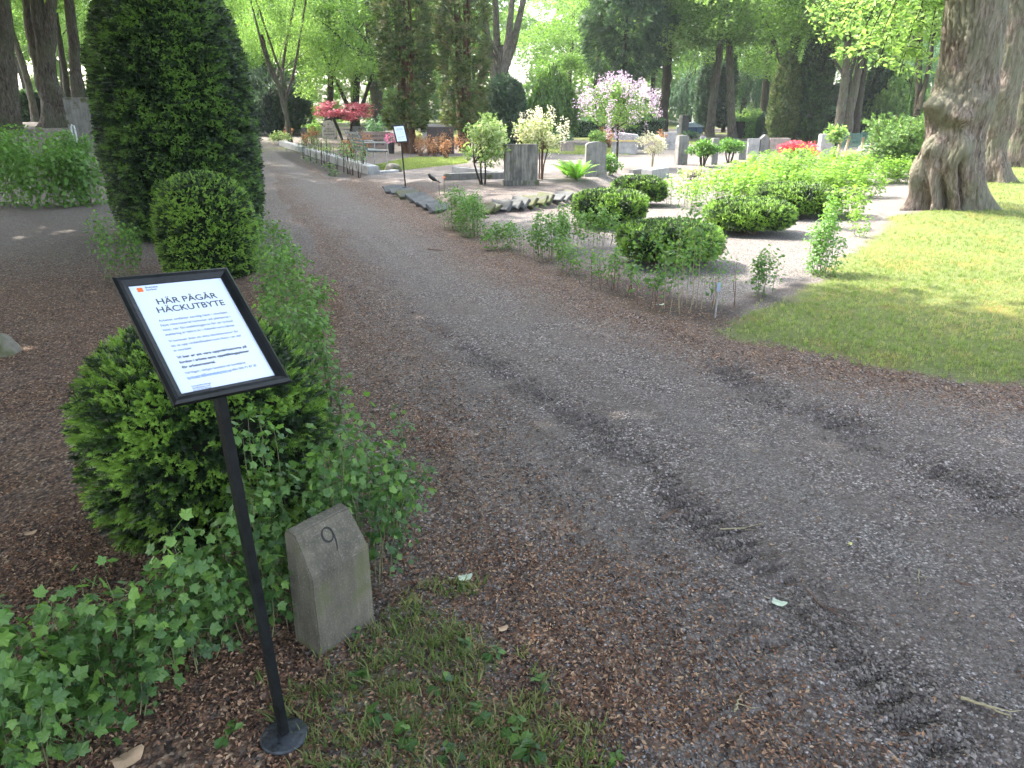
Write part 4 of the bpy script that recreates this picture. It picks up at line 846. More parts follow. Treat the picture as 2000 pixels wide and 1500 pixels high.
# hedge whips on bare stems in the kerbed bed
G6 = 'young hedge plants on bare stems in the kerb bed'
wh = []
for r_, (a, b_) in enumerate([((588, 312), (706, 352)), ((600, 303), (722, 342))]):
    for i in range(11): f = (i+R(.2, .8))/11; wh.append((a[0]+(b_[0]-a[0])*f, a[1]+(b_[1]-a[1])*f, r_))
wp = None
for i, (px, py, r_) in enumerate(wh):
    b = on(px, py-3)
    lab = 'young hedge plant on a bare stem in the kerb bed, %s row' % ('path-side' if r_ == 0 else 'bench-side')
    if wp is None: wp = shrub(lab, b, .12, .85, 3, 46, .085, M['currant'], stem=M['barkd'], tm=LEAF, name='young_hedge_plant', cat='hedge plant', group=G6, low=.7, jitter=.09, sr=.010)
    else: copy_thing(wp, b, R(0, 6.3), (1, 1, R(.75, 1.1)), lab)
for i, (px, py, s, lab) in enumerate([(610, 322, 40, 'low green seedling in the kerb bed soil'), (640, 335, 34, 'low sprout in the middle of the kerb bed soil'), (575, 300, 50, 'leafy plant at the far end of the kerb bed'), (655, 345, 26, 'small sprout at the near end of the kerb bed')]):
    b = on(px, py); shrub(lab, b, msize(s, b)/2, msize(s*.5, b), 6, 60, .08, M['currant'], tm=LEAF, name='seedling', cat='seedling', spreadbase=.5)
# dried orange-brown shoots by the thujas and behind the wrapped monument
G7 = 'dried orange-brown shoots around the graves'
op = None
for i, (px, py) in enumerate([(612, 282), (598, 285), (780, 285), (795, 290), (812, 300), (822, 305), (836, 304), (850, 306), (862, 303), (875, 300), (890, 292), (715, 305), (688, 312), (1178, 285), (1190, 290), (905, 298), (872, 310), (1290, 292), (565, 270)]):
    b = on(px, py); lab = 'dried orange-brown shoots '+('beside the white shouldered gravestone' if px < 650 else 'behind the kerb near the bench' if px < 720 else 'between the bench and left thuja' if px < 800 else 'at the foot of the left thuja' if px < 840 else 'before the brown-red gravestone' if px < 920 else 'left of the wrapped monument' if px < 1200 else 'by the pale upright slab')
    if op is None: op = shrub(lab, b, .28, .75, 20, 300, .085, M['orange'], stem=M['stemb'], tm=LEAF, name='dry_plant', cat='dry plant', group=G7, low=.1, up=.1, jitter=.05, sr=.006)
    else: copy_thing(op, b, R(0, 6.3), R(.7, 1.15), lab)
# ---------------------------------------------------------------- graves
import bmesh
ST = dict(grey=stonemat('grey_granite', (.17, .165, .16), (.32, .32, .31), .25, .5, .1), streak=stonemat('streaked_stone', (.17, .16, .14), (.34, .34, .32), .6, .4, .15), brown=stonemat('brown_granite', (.085, .065, .058), (.16, .13, .12), .2, .4), pale=stonemat('pale_limestone', (.42, .38, .34), (.55, .5, .46), .15, .3, .1),
          light=stonemat('light_granite', (.30, .29, .29), (.45, .44, .44), .1, .6), pink=stonemat('pinkish_granite', (.27, .215, .20), (.4, .33, .3), .1, .5), kerb=stonemat('kerb_granite', (.26, .26, .26), (.42, .42, .41), 0, .6), dark=stonemat('dark_granite', (.07, .07, .07), (.14, .14, .14), 0, .4), slate=stonemat('rockery_slate', (.075, .078, .076), (.16, .16, .16), .1, .5, 0.0), mossy=stonemat('mossy_slate', (.085, .085, .07), (.16, .16, .14), .1, .5, 1.0), rock=stonemat('field_stone', (.15, .135, .11), (.26, .25, .22), 0, .5, .5))
def prism(pts, D, mat, name, parent, bev=.008, sub=0):
    """outline (x,z) extruded along y, soft edges"""
    n = len(pts); V = [(x, -D/2, z) for x, z in pts]+[(x, D/2, z) for x, z in pts]
    F = [list(range(n)), list(range(n, 2*n))[::-1]]+[[i, i+n, (i+1) % n+n, (i+1) % n] for i in range(n)]
    me = bpy.data.meshes.new(name); me.from_pydata(V, [], F); b = bmesh.new(); b.from_mesh(me)
    bmesh.ops.bevel(b, geom=[e for e in b.edges if e.calc_face_angle(0) > .5], offset=bev, segments=2, affect='EDGES'); bmesh.ops.recalc_face_normals(b, faces=b.faces); b.to_mesh(me); b.free()
    me.materials.append(mat); o = bpy.data.objects.new(name, me); C.objects.link(o); o.parent = parent; return o
def outline(w, h, kind):
    if kind == 'arch': k = 14; return [(-w/2, -.1), (w/2, -.1)]+[(w/2*math.cos(a), h*.90+h*.10*math.sin(a)) for a in np.linspace(0, math.pi, k)]
    if kind == 'shoulder':
        s = w*.30; return [(-w/2, -.1), (w/2, -.1), (w/2, h*.84), (w*.44, h*.87), (s, h*.89)]+[(s*.95*math.cos(a), h*.90+h*.10*math.sin(a)) for a in np.linspace(.1, math.pi-.1, 9)]+[(-s, h*.89), (-w*.44, h*.87), (-w/2, h*.84)]
    if kind == 'gable': return [(-w/2, -.1), (w/2, -.1), (w/2, h*.80), (w*.06, h), (-w*.06, h), (-w/2, h*.80)]
    if kind == 'round': r = min(w, h)*.12; return [(-w/2, -.1), (w/2, -.1)]+[(w/2-r+r*math.cos(a), h-r+r*math.sin(a)) for a in np.linspace(0, math.pi/2, 5)]+[(-w/2+r+r*math.cos(a), h-r+r*math.sin(a)) for a in np.linspace(math.pi/2, math.pi, 5)]
    return [(-w/2, -.1), (w/2, -.1), (w/2, h), (-w/2, h)]
def stone(label, x0, x1, by, ty, D, kind, mat, yaw=0, base=0, name='gravestone', text=None, cat='gravestone', tsize=.1):
    cx = (x0+x1)/2; b = on(cx, by); W = msize(x1-x0, b)/max(.5, math.cos(yaw)+.0) - D*abs(math.sin(yaw)); h = ztop(cx, ty, b)-b[2]; b[1] += D/2
    t = thing(name, label, cat, b, yaw); prism(outline(W, h, kind), D, ST[mat], 'slab', t)
    if base: prism([(-W*.54, -.1), (W*.54, -.1), (W*.54, base), (-W*.54, base)], D*1.35, ST[mat], 'plinth', t)
    if text:
        for i, (s, zf, sz, wf) in enumerate(text):
            o = text_mesh(s, h*sz, inkg, 'inscription', t, (0, -D/2-.001, h*zf), 'CENTER', .002, W*wf, .001); o.rotation_euler = (math.pi/2, 0, 0)
    return t
inkg = plain('inscription_paint', (.06, .055, .05), .7)
stone('grey gravestone streaked dark with rain, on a low plinth', 984, 1050, 362, 282, .16, 'flat', 'streak', .18, .10)
stone('slim grey gravestone with a curved top beside the fern', 1142, 1183, 345, 277, .16, 'arch', 'grey', .10, .14)
stone('brown-red broad gravestone between the thujas and light shrub', 835, 887, 300, 248, .18, 'flat', 'brown', -.12)
stone('pinkish-grey gravestone with rounded corners and text behind the bench', 708, 766, 291, 257, .18, 'round', 'pink', -.08, 0, text=[('NORMAN RYDE', .70, .15, .62), ('FAMILJEN', .46, .13, .42), ('RUNESTAM', .22, .15, .5)])
stone('white gravestone with a small cross and shouldered top', 630, 657, 272, 235, .22, 'shoulder', 'pale', 0, 0, text=[('+', .70, .26, .14), ('FAMILJEN', .52, .08, .45), ('LARS ANDERSSON', .40, .09, .78), ('TORNA HÄLLESTAD', .22, .09, .78)])
stone('wide grey gravestone behind the one with rounded corners', 690, 752, 275, 247, .25, 'flat', 'grey', 0)
stone('white upright slab half hidden behind the brown-red gravestone', 826, 880, 282, 243, .25, 'flat', 'light', 0)
stone('large pale monument wall with a low gable behind thin twigs', 513, 573, 262, 214, .5, 'gable', 'pale', 0, .0, 'monument', cat='monument', text=None)
stone('small pale side wall stepping down from the gabled monument', 573, 584, 262, 238, .4, 'round', 'pale', 0, 0, 'monument_wing', cat='monument')
stone('dark squat stone beside the pale monument', 590, 599, 275, 249, .3, 'flat', 'dark', 0, 0, 'stone_post', cat='post')
stone('tall narrow grey stone slab standing at the hedge', 1318, 1343, 322, 265, .22, 'flat', 'grey', .35, .0)
stone('pale grey upright slab behind the cream-white shrub', 1296, 1320, 292, 258, .18, 'flat', 'light', 0)
stone('grey stone post inside the hedge clump', 1389, 1401, 322, 270, .18, 'flat', 'grey', 0, 0, 'stone_post', cat='post')
stone('dark grey stone post right of the hedge clumps', 1440, 1457, 312, 277, .2, 'flat', 'grey', .2, 0, 'stone_post', cat='post')
stone('light grey gravestone right of the hedge clumps', 1460, 1482, 300, 271, .2, 'flat', 'light', 0)
stone('stepped grey stone between light gravestone and long pinkish wall', 1484, 1500, 300, 263, .3, 'gable', 'grey', 0)
stone('long low pinkish family gravestone beyond the sunlit hedge', 1502, 1541, 300, 270, .3, 'flat', 'pink', 0)
stone('small rounded dark stone before the red azalea', 1562, 1580, 318, 292, .2, 'arch', 'dark', 0)
stone('pale stone block right of the red azalea', 1600, 1622, 305, 262, .3, 'flat', 'light', 0)
stone('small round-topped stone left of the hedge clump', 1368, 1378, 284, 266, .2, 'arch', 'light', 0)
stone('low stone beyond the fence with a cap', 1686, 1702, 296, 285, .4, 'flat', 'light', 0, .15)
stone('tall dark grey gravestone left of the giant yew', 141, 188, 292, 190, .22, 'flat', 'grey', .1)
stone('dark chest-like monument far off behind the blue van', 1331, 1344, 262, 225, 1.0, 'flat', 'dark', 0, 0, 'monument', cat='monument')
stone('pinkish slab lying low beyond the light shrub', 1095, 1122, 296, 276, .3, 'flat', 'pink', 0)
def cubewrap():
    b = on(1220, 300); s = msize(1, b); t = thing('wrapped_monument', 'low pale monument wrapped in grey sheeting with a yellow strap', 'monument', b, -.15)
    prism([(-26*s, -.1), (24*s, 0), (25*s, 35*s), (-22*s, 40*s)], 1.1, ST['light'], 'sheeting', t, .04)
    mb = MB(); mb.box((0, -.56, 25*s), (50*s, .012, .05)); mb.build('strap', plain('yellow_strap', (.5, .38, .12), .6), t)
    stone('grey slab standing behind the wrapped monument', 1240, 1258, 292, 266, .3, 'flat', 'grey', 0)
cubewrap()
def kerb(label, a, b_, w=.28, h=.22, mat='kerb', name='kerb_stone', nb=1, group=None):
    A, B_ = on(*a), on(*b_); d = B_-A; L = np.hypot(d[0], d[1])
    for i in range(nb):
        c = A+d*(i+.5)/nb; t = thing(name, label if nb == 1 else label+', %s block' % ['near', 'middle', 'far', 'last'][i], 'kerb', c, math.atan2(d[1], d[0]), group); l = L/nb-.015
        prism([(-l/2, -.1), (l/2, -.1), (l/2, h), (-l/2, h)], w, ST[mat], 'block', t, .015)
kerb('granite kerb of the bench plot', (731, 341), (603, 301), .30, .20, nb=3, group='granite kerb blocks of the bench plot')
kerb('granite kerb stone before the pale monument, beyond the bed', (592, 297), (552, 284), .3, .2)
kerb('flat stone sill at the corner by the round rock', (735, 340), (775, 336), .22, .06)
kerb('grey grave edging beyond the light green shrub', (866, 352), (985, 349), .14, .13, 'grey')
kerb('pale grave edging behind the streaked gravestone', (885, 342), (985, 338), .12, .12, 'kerb')
kerb('tilted grey slab edge lying right of the arched gravestone', (1228, 350), (1262, 362), .16, .14, 'grey')
kerb('grey edging slab on the pale gravel near the lilac', (1232, 345), (1285, 338), .14, .16, 'grey')
kerb('square stone end of the edging before the tall narrow slab', (1262, 350), (1296, 345), .3, .22, 'kerb')
# rockery of tilted slates: each its own stone
def rock_slab(px, py, L, W, T, yaw, tilt, mat, label, group):
    b = on(px, py); mb = bmesh.new(); bmesh.ops.create_cube(mb, size=1.0)
    for v in mb.verts: v.co.x *= L*R(.85, 1.1); v.co.y *= W*R(.85, 1.1); v.co.z *= T*R(.8, 1.2)
    bmesh.ops.subdivide_edges(mb, edges=mb.edges, cuts=4, use_grid_fill=True)
    s = R(0, 99)
    for v in mb.verts:
        c_ = v.co; v.co += Vector(((fbm(np.array(c_.y*9+s), np.array(c_.z*9), 3)-.5)*.06, (fbm(np.array(c_.x*9+s), np.array(c_.z*9), 5)-.5)*.06, (fbm(np.array(c_.x*8+s), np.array(c_.y*8), 7)-.5)*.02))
    bmesh.ops.bevel(mb, geom=[e for e in mb.edges if e.calc_face_angle(0) > .6], offset=.008, segments=1, affect='EDGES')
    me = bpy.data.meshes.new('rockery_stone'); mb.to_mesh(me); mb.free(); me.materials.append(ST[mat]); o = bpy.data.objects.new('rockery_stone', me); C.objects.link(o)
    o.location = (b[0], b[1], b[2]+.07); from mathutils import Euler
    o.rotation_euler = Euler((tilt, 0, yaw)); return tag(o, label, 'stone', group)
G8 = 'tilted slate slabs edging the raised bed'
for i, (px, py, m_) in enumerate([(770, 376, 'slate'), (786, 381, 'slate'), (800, 387, 'mossy'), (815, 393, 'slate'), (828, 400, 'slate'), (843, 407, 'slate'), (858, 414, 'slate'), (945, 416, 'mossy'), (962, 413, 'mossy'), (978, 410, 'slate'), (996, 408, 'slate'), (1014, 405, 'slate'), (1032, 402, 'mossy'), (1048, 400, 'mossy'), (1064, 397, 'mossy'), (1082, 394, 'slate'), (1098, 391, 'slate'), (1112, 388, 'mossy')]):
    where = 'between path and far notice' if px < 900 else 'behind the first dense green shrubs'
    rock_slab(px, py, .46 if px < 900 else .40, .20 if px < 900 else .21, .055, (.75 if px < 900 else -.75)+R(-.3, .3), R(.4, .7) if px < 900 else R(.35, .9), m_, ('moss-covered' if m_ == 'mossy' else 'bare grey')+' slate slab in the rockery '+where, G8)
def rock(px, py, s, label, mat='rock', sq=.7):
    b = on(px, py); mb = bmesh.new(); bmesh.ops.create_icosphere(mb, subdivisions=4, radius=1); k = R(0, 50)
    for v in mb.verts:
        c_ = v.co.normalized(); f = 1+.35*(fbm(np.array(c_.x*1.3+k), np.array(c_.y*1.3+c_.z), 3)-.5)+.12*(fbm(np.array(c_.x*5+k), np.array(c_.y*5+c_.z*4), 5)-.5); v.co = Vector((c_.x*f*s, c_.y*f*s*.8, max(-.3, c_.z)*f*s*sq))
    me = bpy.data.meshes.new('rock'); mb.to_mesh(me); mb.free(); me.materials.append(ST[mat]); me.polygons.foreach_set('use_smooth', [True]*len(me.polygons)); o = bpy.data.objects.new('rock', me); C.objects.link(o); o.location = b; return tag(o, label, 'rock')
rock(768, 335, .22, 'rounded grey-brown rock at the bench plot corner', sq=1.0)
rock(-8, 690, .16, 'mossy rock on the litter cut by the left photo edge', 'rock', .9)
rock(932, 424, .10, 'small mossy stone beside the dense green shrubs', 'mossy')
# ---------------------------------------------------------------- bench
def bench():
    b = on(722, 326); t = thing('park_bench', 'grey slatted park bench with pale metal legs facing the graves', 'bench', b, math.radians(116)); W = 1.5   # local x along the bench, +y is its back
    wood = plain('bench_slats', (.055, .068, .075), .5, nscale=12, namt=.4, col2=(.10, .115, .125)); iron = plain('bench_iron', (.33, .34, .33), .5, .1, nscale=20)
    o = t
    seat = MB()
    for i in range(5): seat.box((0, -.28+i*.105, .45+.004*i), (W, .085, .03))
    seat.build('seat', wood, o); bk = MB()
    for i in range(5): z = .53+i*.095; bk.box((0, .24+.045*i, z), (W, .025, .058), rotm(np.array([[0, -.42, .0+.9]]), np.array([0.]))[0] if False else None)
    bk.build('backrest', wood, o)
    for sx in (-1, 1):
        x = sx*(W/2-.14)
        for (y0, y1) in ((-.30, -.34), (.20, .34)):
            mb = MB(); mb.tube([(x, y0, .44), (x, (y0+y1)/2, .22), (x, y1, 0)], .018, 6); mb.build('leg', iron, o)
        mb = MB(); mb.tube([(x, -.31, .43), (x, .2, .43), (x, .26, .52), (x, .46, .97)], .016, 6); mb.build('side_frame', iron, o)
        mb = MB(); mb.tube([(x, -.33, .44), (x, -.37, .64), (x, -.30, .67), (x, .30, .68)], .015, 6); mb.box((x, -.05, .685), (.05, .5, .02)); mb.build('armrest', iron, o)
bench()
# blackbird
def bird():
    b = on(845, 358); t = thing('blackbird', 'black bird standing on the raised bed beside the far notice', 'bird', b, 0); me = bpy.data.meshes.new('body')
    P = [(.0, 0, .095), (-.040, 0, .125), (-.060, 0, .165), (-.074, 0, .190), (.045, 0, .070), (.09, 0, .045), (.165, 0, .012)]; Rr = [.046, .042, .030, .026, .038, .018, .010]
    E = [(0, 1), (1, 2), (2, 3), (0, 4), (4, 5), (5, 6)]; me.from_pydata(P, E, []); o = bpy.data.objects.new('body', me); C.objects.link(o); s = o.modifiers.new('s', 'SKIN')
    for i, r in enumerate(Rr): me.skin_vertices[0].data[i].radius = (r, r*.9)
    me.skin_vertices[0].data[0].use_root = True; o.modifiers.new('u', 'SUBSURF').levels = 2; o.modifiers['u'].render_levels = 2
    bpy.context.view_layer.update(); m2 = bpy.data.meshes.new_from_object(o.evaluated_get(bpy.context.evaluated_depsgraph_get())); o.modifiers.clear(); o.data = m2
    m2.materials.append(plain('black_feathers', (.012, .011, .010), .55)); m2.polygons.foreach_set('use_smooth', [True]*len(m2.polygons)); o.parent = t
    yb = plain('beak', (.45, .22, .04), .5); mb = MB(); mb.tube([(-.092, 0, .191), (-.122, 0, .186)], [.006, .001], 6); mb.build('beak', yb, t)
    for sy in (-1, 1): mb = MB(); mb.tube([(0, sy*.014, .06), (.006, sy*.016, .03), (0, sy*.016, 0), (-.025, sy*.018, .002)], .0028, 5); mb.build('leg', plain('bird_leg', (.06, .04, .03), .6), t)
    mb = MB(); scatter(mb, LEAF, np.array([[-.02, .028, .10], [-.02, -.028, .10]]), rotm(np.array([[0, 1., .2], [0, -1., .2]]), np.array([-1.9, 1.9-3.14*0])), .11, .5)
bird()
# small things: plant label, coloured markers, pole, traffic post, flower pot, stakes, fence
def simple(name, label, cat, base, parts, rz=0, group=None):
    t = thing(name, label, cat, base, rz, group)
    for pn, mb, m_ in parts: mb.build(pn, m_, t)
    return t
mb = MB(); mb.tube([(0, 0, -.03), (.004, 0, .13), (.006, 0, .27)], .007, 6); mc = MB(); mc.box((.006, -.004, .255), (.028, .006, .07)); simple('plant_label', 'small grey plant label on a stick in the dark soil', 'plant label', on(1396, 622), [('stick', mb, plain('weathered_stick', (.25, .24, .23), .7)), ('plate', mc, plain('blue_grey_plate', (.22, .27, .36), .5))])
for px, py, lab in [(868, 378, 'small orange flower marker on a thin stake in the raised bed'), (858, 380, 'thin red-brown stake beside the orange marker')]:
    b = on(px, py); mb = MB(); mb.tube([(0, 0, 0), (0, 0, .26)], .006, 5); mc = MB(); n = 14; scatter(mc, LEAFQ, np.tile([[0, 0, .27]], (n, 1)), rotm(dirs(n, .8), R(0, 6.3, n)), .035, R(0, 1, n)); simple('flower_marker', lab, 'marker', b, [('stake', mb, M['stemb'])]+([('flower', mc, plain('orange_petals', (.75, .20, .03), .5))] if px > 860 else []))
b = on(160, 322); H = ztop(150, 244, b)-b[2]; mb = MB(); mb.tube([(0, 0, 0), (0, 0, H*.9), (-.015, 0, H*.98), (-.05, 0, H), (-.08, 0, H*.96), (-.085, 0, 0)], .022, 8); simple('pipe_hoop', 'galvanised metal hoop standing in the currants by the giant yew', 'metal hoop', b, [('pipe', mb, plain('galvanised', (.42, .46, .48), .4, .5))])
b = on(135, 246); s = msize(1, b); mb = MB(); mb.box((0, 0, 14*s), (6*s, 2*s, 28*s)); mc = MB()
for i in range(3): mc.box((0, -1.1*s, (5+9*i)*s), (5.4*s, .3*s, 4*s), np.array([[.95, 0, .3], [0, 1, 0], [-.3, 0, .95]]))
simple('warning_post', 'orange and yellow striped warning post beside the lime trunk', 'warning post', b, [('post', mb, plain('orange_plastic', (.65, .10, .03), .5)), ('stripes', mc, plain('yellow_stripes', (.7, .5, .06), .5))])
b = on(765, 300); mb = MB(); mb.tube([(0, 0, 0), (0, 0, .38)], [.10, .13], 14); mc = MB(); n = 150; P = dirs(n)*[.22, .22, .16]+[0, 0, .52]; scatter(mc, LEAFQ, P, rotm(dirs(n, .5), R(0, 6.3, n)), .09, R(0, 1, n)); simple('flower_pot', 'dark pot of pink flowers beside the inscribed gravestone', 'flower pot', b, [('pot', mb, plain('dark_pot', (.03, .03, .03), .5)), ('flowers', mc, leafmat('pink_petals', [(.5, .06, .18), (.7, .22, .38), (.75, .5, .6)], .3, tcol=(1.2, .9, 1)))])
mw = plain('stake_wood', (.33, .24, .15), .8, nscale=20)
for i, (px, py, ty, ln) in enumerate([(1634, 308, 268, .1), (1648, 306, 266, .15), (1681, 300, 268, .02), (1697, 300, 262, .12)]):
    b = on(px, py); s = msize(1, b); h = ztop(px, ty, b)-b[2]; mb = MB(); mb.tube([(0, 0, 0), (ln*h, 0, h)], .045, 8); o = mb.build('wooden_stake', mw, None, True); o.location = b; tag(o, 'leaning wooden stake by the green fence, %s of four' % ['first', 'second', 'third', 'fourth'][i], 'stake', 'wooden stakes before the green fence')
def fence():
    a, b_ = on(1608, 292), on(1705, 288); d = b_-a; L = np.hypot(*d[:2]); h = msize(30, a); t = thing('mesh_fence', 'dark green metal mesh fence behind the wooden stakes', 'fence', a, math.atan2(d[1], d[0])); g = plain('green_fence_paint', (.04, .11, .09), .5)
    mb = MB()
    for i in range(48): x = L*i/47; mb.box((x, 0, h*.5+.02*0), (.02, .012, h*(.95+.05*math.sin(i*.4))))
    for z in (.12, .5, .92): mb.box((L/2, .016, h*z), (L, .012, .03))
    mb.build('mesh_panel', g, t)
    for i in range(5): mb = MB(); mb.box((L*i/4, .045, h*.52), (.05, .04, h*1.06)); mb.build('post', g, t)
fence()
def container():
    b = on(1347, 261); s = msize(1, b); t = thing('blue_container', 'low dark blue container with pale peaked lid between the dark trunks', 'container', b, .1); W = 1.0; L = 42*s; H = 17*s
    mb = MB(); mb.box((0, 0, H*.36), (L, W, H*.72)); mb.build('body', plain('dark_blue_paint', (.012, .045, .11), .4), t)
    for x in (-.34, 0, .34): mb = MB(); mb.box((L*x, -W/2-.012, H*.36), (L*.24, .02, H*.5)); mb.build('panel', plain('blue_panel', (.03, .085, .17), .4), t)
    prism([(-L*.54, H*.72), (L*.54, H*.72), (L*.5, H*.84), (L*.1, H*1.2), (-L*.1, H*1.2), (-L*.5, H*.84)], W*1.1, plain('pale_lid', (.28, .36, .42), .5), 'lid', t, .01)
container()
# leafless-looking climbers on the pale wall: thin twiggy multi-stem tree
# ---------------------------------------------------------------- big gnarled trunks
def gnarled(label, rows, D, mat, roots=(), burls=(), fiss=.035, nz=220, na=220, top=7.5, seed=0, name='old_tree', crease=(), dyr=.9, base_y=None):
    """rows: (py, left px, right px) silhouettes, measured at distance D"""
    rows = sorted(rows, key=lambda r: -r[0]); Z = []; X = []; Rr = []
    for py, l, r in rows:
        a, b = at(l, py, D), at(r, py, D); Z.append(a[2]); X.append((a[0]+b[0])/2); Rr.append((b[0]-a[0])/2)
    Z, X, Rr = map(np.array, (Z, X, Rr)); z0 = float(gz(X[0], D))
    Z = np.concatenate([Z, [top]]); X = np.concatenate([X, [X[-1]+(X[-1]-X[-3])/(Z[-2]-Z[-4])*(top-Z[-2])*.6]]); Rr = np.concatenate([Rr, [Rr[-1]*.8]])
    zz = np.concatenate([np.linspace(z0-.15, 3.6, int(nz*.85)), np.linspace(3.65, top, nz-int(nz*.85))]); cx = np.interp(zz, Z, X); rr = np.interp(zz, Z, Rr)
    k = np.ones(9)/9; rr[4:-4] = np.convolve(rr, k, 'valid'); cx[4:-4] = np.convolve(cx, k, 'valid')
    a = np.arange(na)/na*2*np.pi; ZZ, AA = np.meshgrid(zz, a, indexing='ij'); r = np.repeat(rr[:, None], na, 1); hz = ZZ-z0
    rb = np.interp(z0+1.0, zz, rr)
    base = np.maximum(r-rb, 0)*smooth(.9, 0, hz); r = np.where(hz < .9, r-base, r)
    for (ang, L, w) in roots:
        d = np.angle(np.exp(1j*(AA-ang))); r = r+L*np.exp(-(d/w)**2)*np.exp(-np.maximum(hz, 0)/.30)*(1-smooth(.6, 1.3, hz))
    for (ang, z, amp, wa, wz) in burls:
        d = np.angle(np.exp(1j*(AA-ang))); r = r+amp*np.exp(-(d/wa)**2-((ZZ-z)/wz)**2)
    for (ang, za, zb, dep, w) in crease:
        d = np.angle(np.exp(1j*(AA-ang-.08*np.sin(ZZ*4)))); r = r-dep*np.exp(-(d/w)**2)*smooth(za-.1, za+.1, ZZ)*smooth(zb+.15, zb-.15, ZZ)
    ca, sa = np.cos(AA), np.sin(AA); wv = ZZ*1.1
    n1 = fbm(ca*2.2+sa*1.7+seed+wv*.4, ZZ*1.6+sa*2, 3+seed, 3)-.5; r = r*(1+.16*n1)
    tw = AA+.25*np.sin(ZZ*1.7)+.5*(fbm(ca*2+5, ZZ*2+sa, 8, 2)-.5)
    f = np.abs(fbm(tw*9, ZZ*1.8+3, 13+seed, 3)-.5)+.6*np.abs(fbm(tw*22, ZZ*4, 19+seed, 2)-.5); r = r-fiss*smooth(.20, .02, f)+fiss*.3
    r = r+.012*(fbm(tw*30, ZZ*16, 23+seed, 2)-.5)
    V = np.stack([cx[:, None]+r*np.cos(AA), D+.0+r*np.sin(AA)*dyr, ZZ], -1)
    t = thing(name, label, 'tree', (cx[5], D, z0)); V = V-np.array([cx[5], D, z0]); V = V.reshape(-1, 3)
    i = np.arange(len(zz)-1)[:, None]*na; j = np.arange(na)[None]; kk = (j+1) % na; Q = np.stack([i+j, i+kk, i+na+kk, i+na+j], -1).reshape(-1, 4)
    obj('trunk', V, Q, mat, t, True, np.full(len(V), .5)); t['r'] = float(Rr[-1]); return t, np.array([cx[-1], D, top])
PI = math.pi
hero, htop = gnarled('massive old tree with burls and buttress roots at the lawn edge', [(432, 1752, 1950), (412, 1768, 1940), (388, 1781, 1928), (360, 1786, 1914), (330, 1788, 1912), (312, 1794, 1912), (292, 1813, 1914), (262, 1813, 1918), (240, 1810, 1922), (228, 1810, 1928), (200, 1818, 1936), (180, 1826, 1940), (120, 1840, 1948), (60, 1846, 1955), (0, 1852, 1962)],
    11.75, M['bark'], roots=[(PI*1.04, .42, .22), (PI*1.22, .22, .14), (-PI*.5-.2, .16, .2), (-PI*.5+.45, .15, .18), (-.35, .34, .2), (.25, .30, .2), (PI*.6, .3, .3), (PI*.8, .2, .25)],
    burls=[(PI*1.12, 1.62, 0.17, .5, .13), (-PI*.5-.4, 1.45, 0.14, .35, .12), (-PI*.5+.1, 1.66, .07, .3, .10), (PI*1.15, 1.02, 0.20, .40, .16), (-PI*.5-.25, 1.02, 0.17, .32, .20), (-PI*.5+.3, .55, .05, .25, .16), (PI*1.1, .62, .10, .3, .2), (-PI*.5+.55, 1.85, .05, .3, .12)],
    crease=[(-PI*.5-.12, -.1, .85, .13, .07), (PI*1.28, -.1, .6, .14, .09), (PI*1.2, 1.25, 1.36, .10, .5), (-PI*.5+.35, .1, .5, .08, .05), (-PI*.5+.1, 1.2, 1.34, .07, .35), (-PI*.5+.25, 1.8, 2.1, .06, .25), (-PI*.5+.75, -.1, .7, .08, .06)], fiss=.028, seed=2)
t2, top2 = gnarled('second old tree standing just behind the massive one', [(368, 1906, 1982), (350, 1915, 1970), (320, 1922, 1962), (280, 1924, 1962), (240, 1922, 1972), (200, 1925, 1984), (120, 1935, 2002), (40, 1945, 2012), (0, 1950, 2020)], 17.2, M['bark'], roots=[(PI, .3, .3), (-PI*.5, .25, .3), (0, .35, .3)], burls=[(-PI*.5-.5, 1.9, .12, .5, .25), (-.3, 1.2, .1, .5, .3)], nz=110, na=90, seed=5)
t3, top3 = gnarled('third old tree of the row, cut by the photo edge', [(330, 1966, 2035), (300, 1976, 2022), (240, 1978, 2030), (160, 1985, 2045), (60, 1995, 2060)], 21.5, M['barkg'], roots=[(PI, .3, .3), (-PI*.5, .25, .3)], nz=80, na=60, seed=6)
tl1, tp1 = gnarled('thick lime trunk cut by the left photo edge', [(252, -38, 50), (235, -28, 42), (200, -18, 36), (165, -18, 32), (140, -22, 32), (120, -18, 26), (60, -22, 23), (0, -30, 19)], 26, M['barkg'], roots=[(PI, .4, .3), (-PI*.5, .35, .3), (0, .3, .3)], burls=[(-PI*.5, 3.0, .16, .7, .25)], nz=110, na=90, seed=7, name='lime_tree')
tl2, tp2 = gnarled('gnarled lime with forked trunk beside the warning post', [(252, 78, 132), (235, 84, 126), (202, 82, 122), (168, 76, 112), (112, 75, 104), (56, 66, 92), (0, 60, 84)], 27.5, M['barkg'], roots=[(PI, .35, .3), (-PI*.5, .35, .3), (0, .4, .3)], burls=[(-.4, 1.9, .28, .5, .35), (PI, 2.4, .12, .5, .3), (-PI*.5, 1.5, .15, .4, .3)], nz=110, na=90, seed=8, name='lime_tree')
tl3, tp3 = gnarled('slimmer lime trunk right behind the dark gravestone', [(255, 142, 178), (182, 140, 162), (84, 134, 153), (0, 126, 143)], 30, M['barkg'], roots=[(PI, .2, .3), (-PI*.5, .2, .3)], nz=90, na=60, seed=9, name='lime_tree')
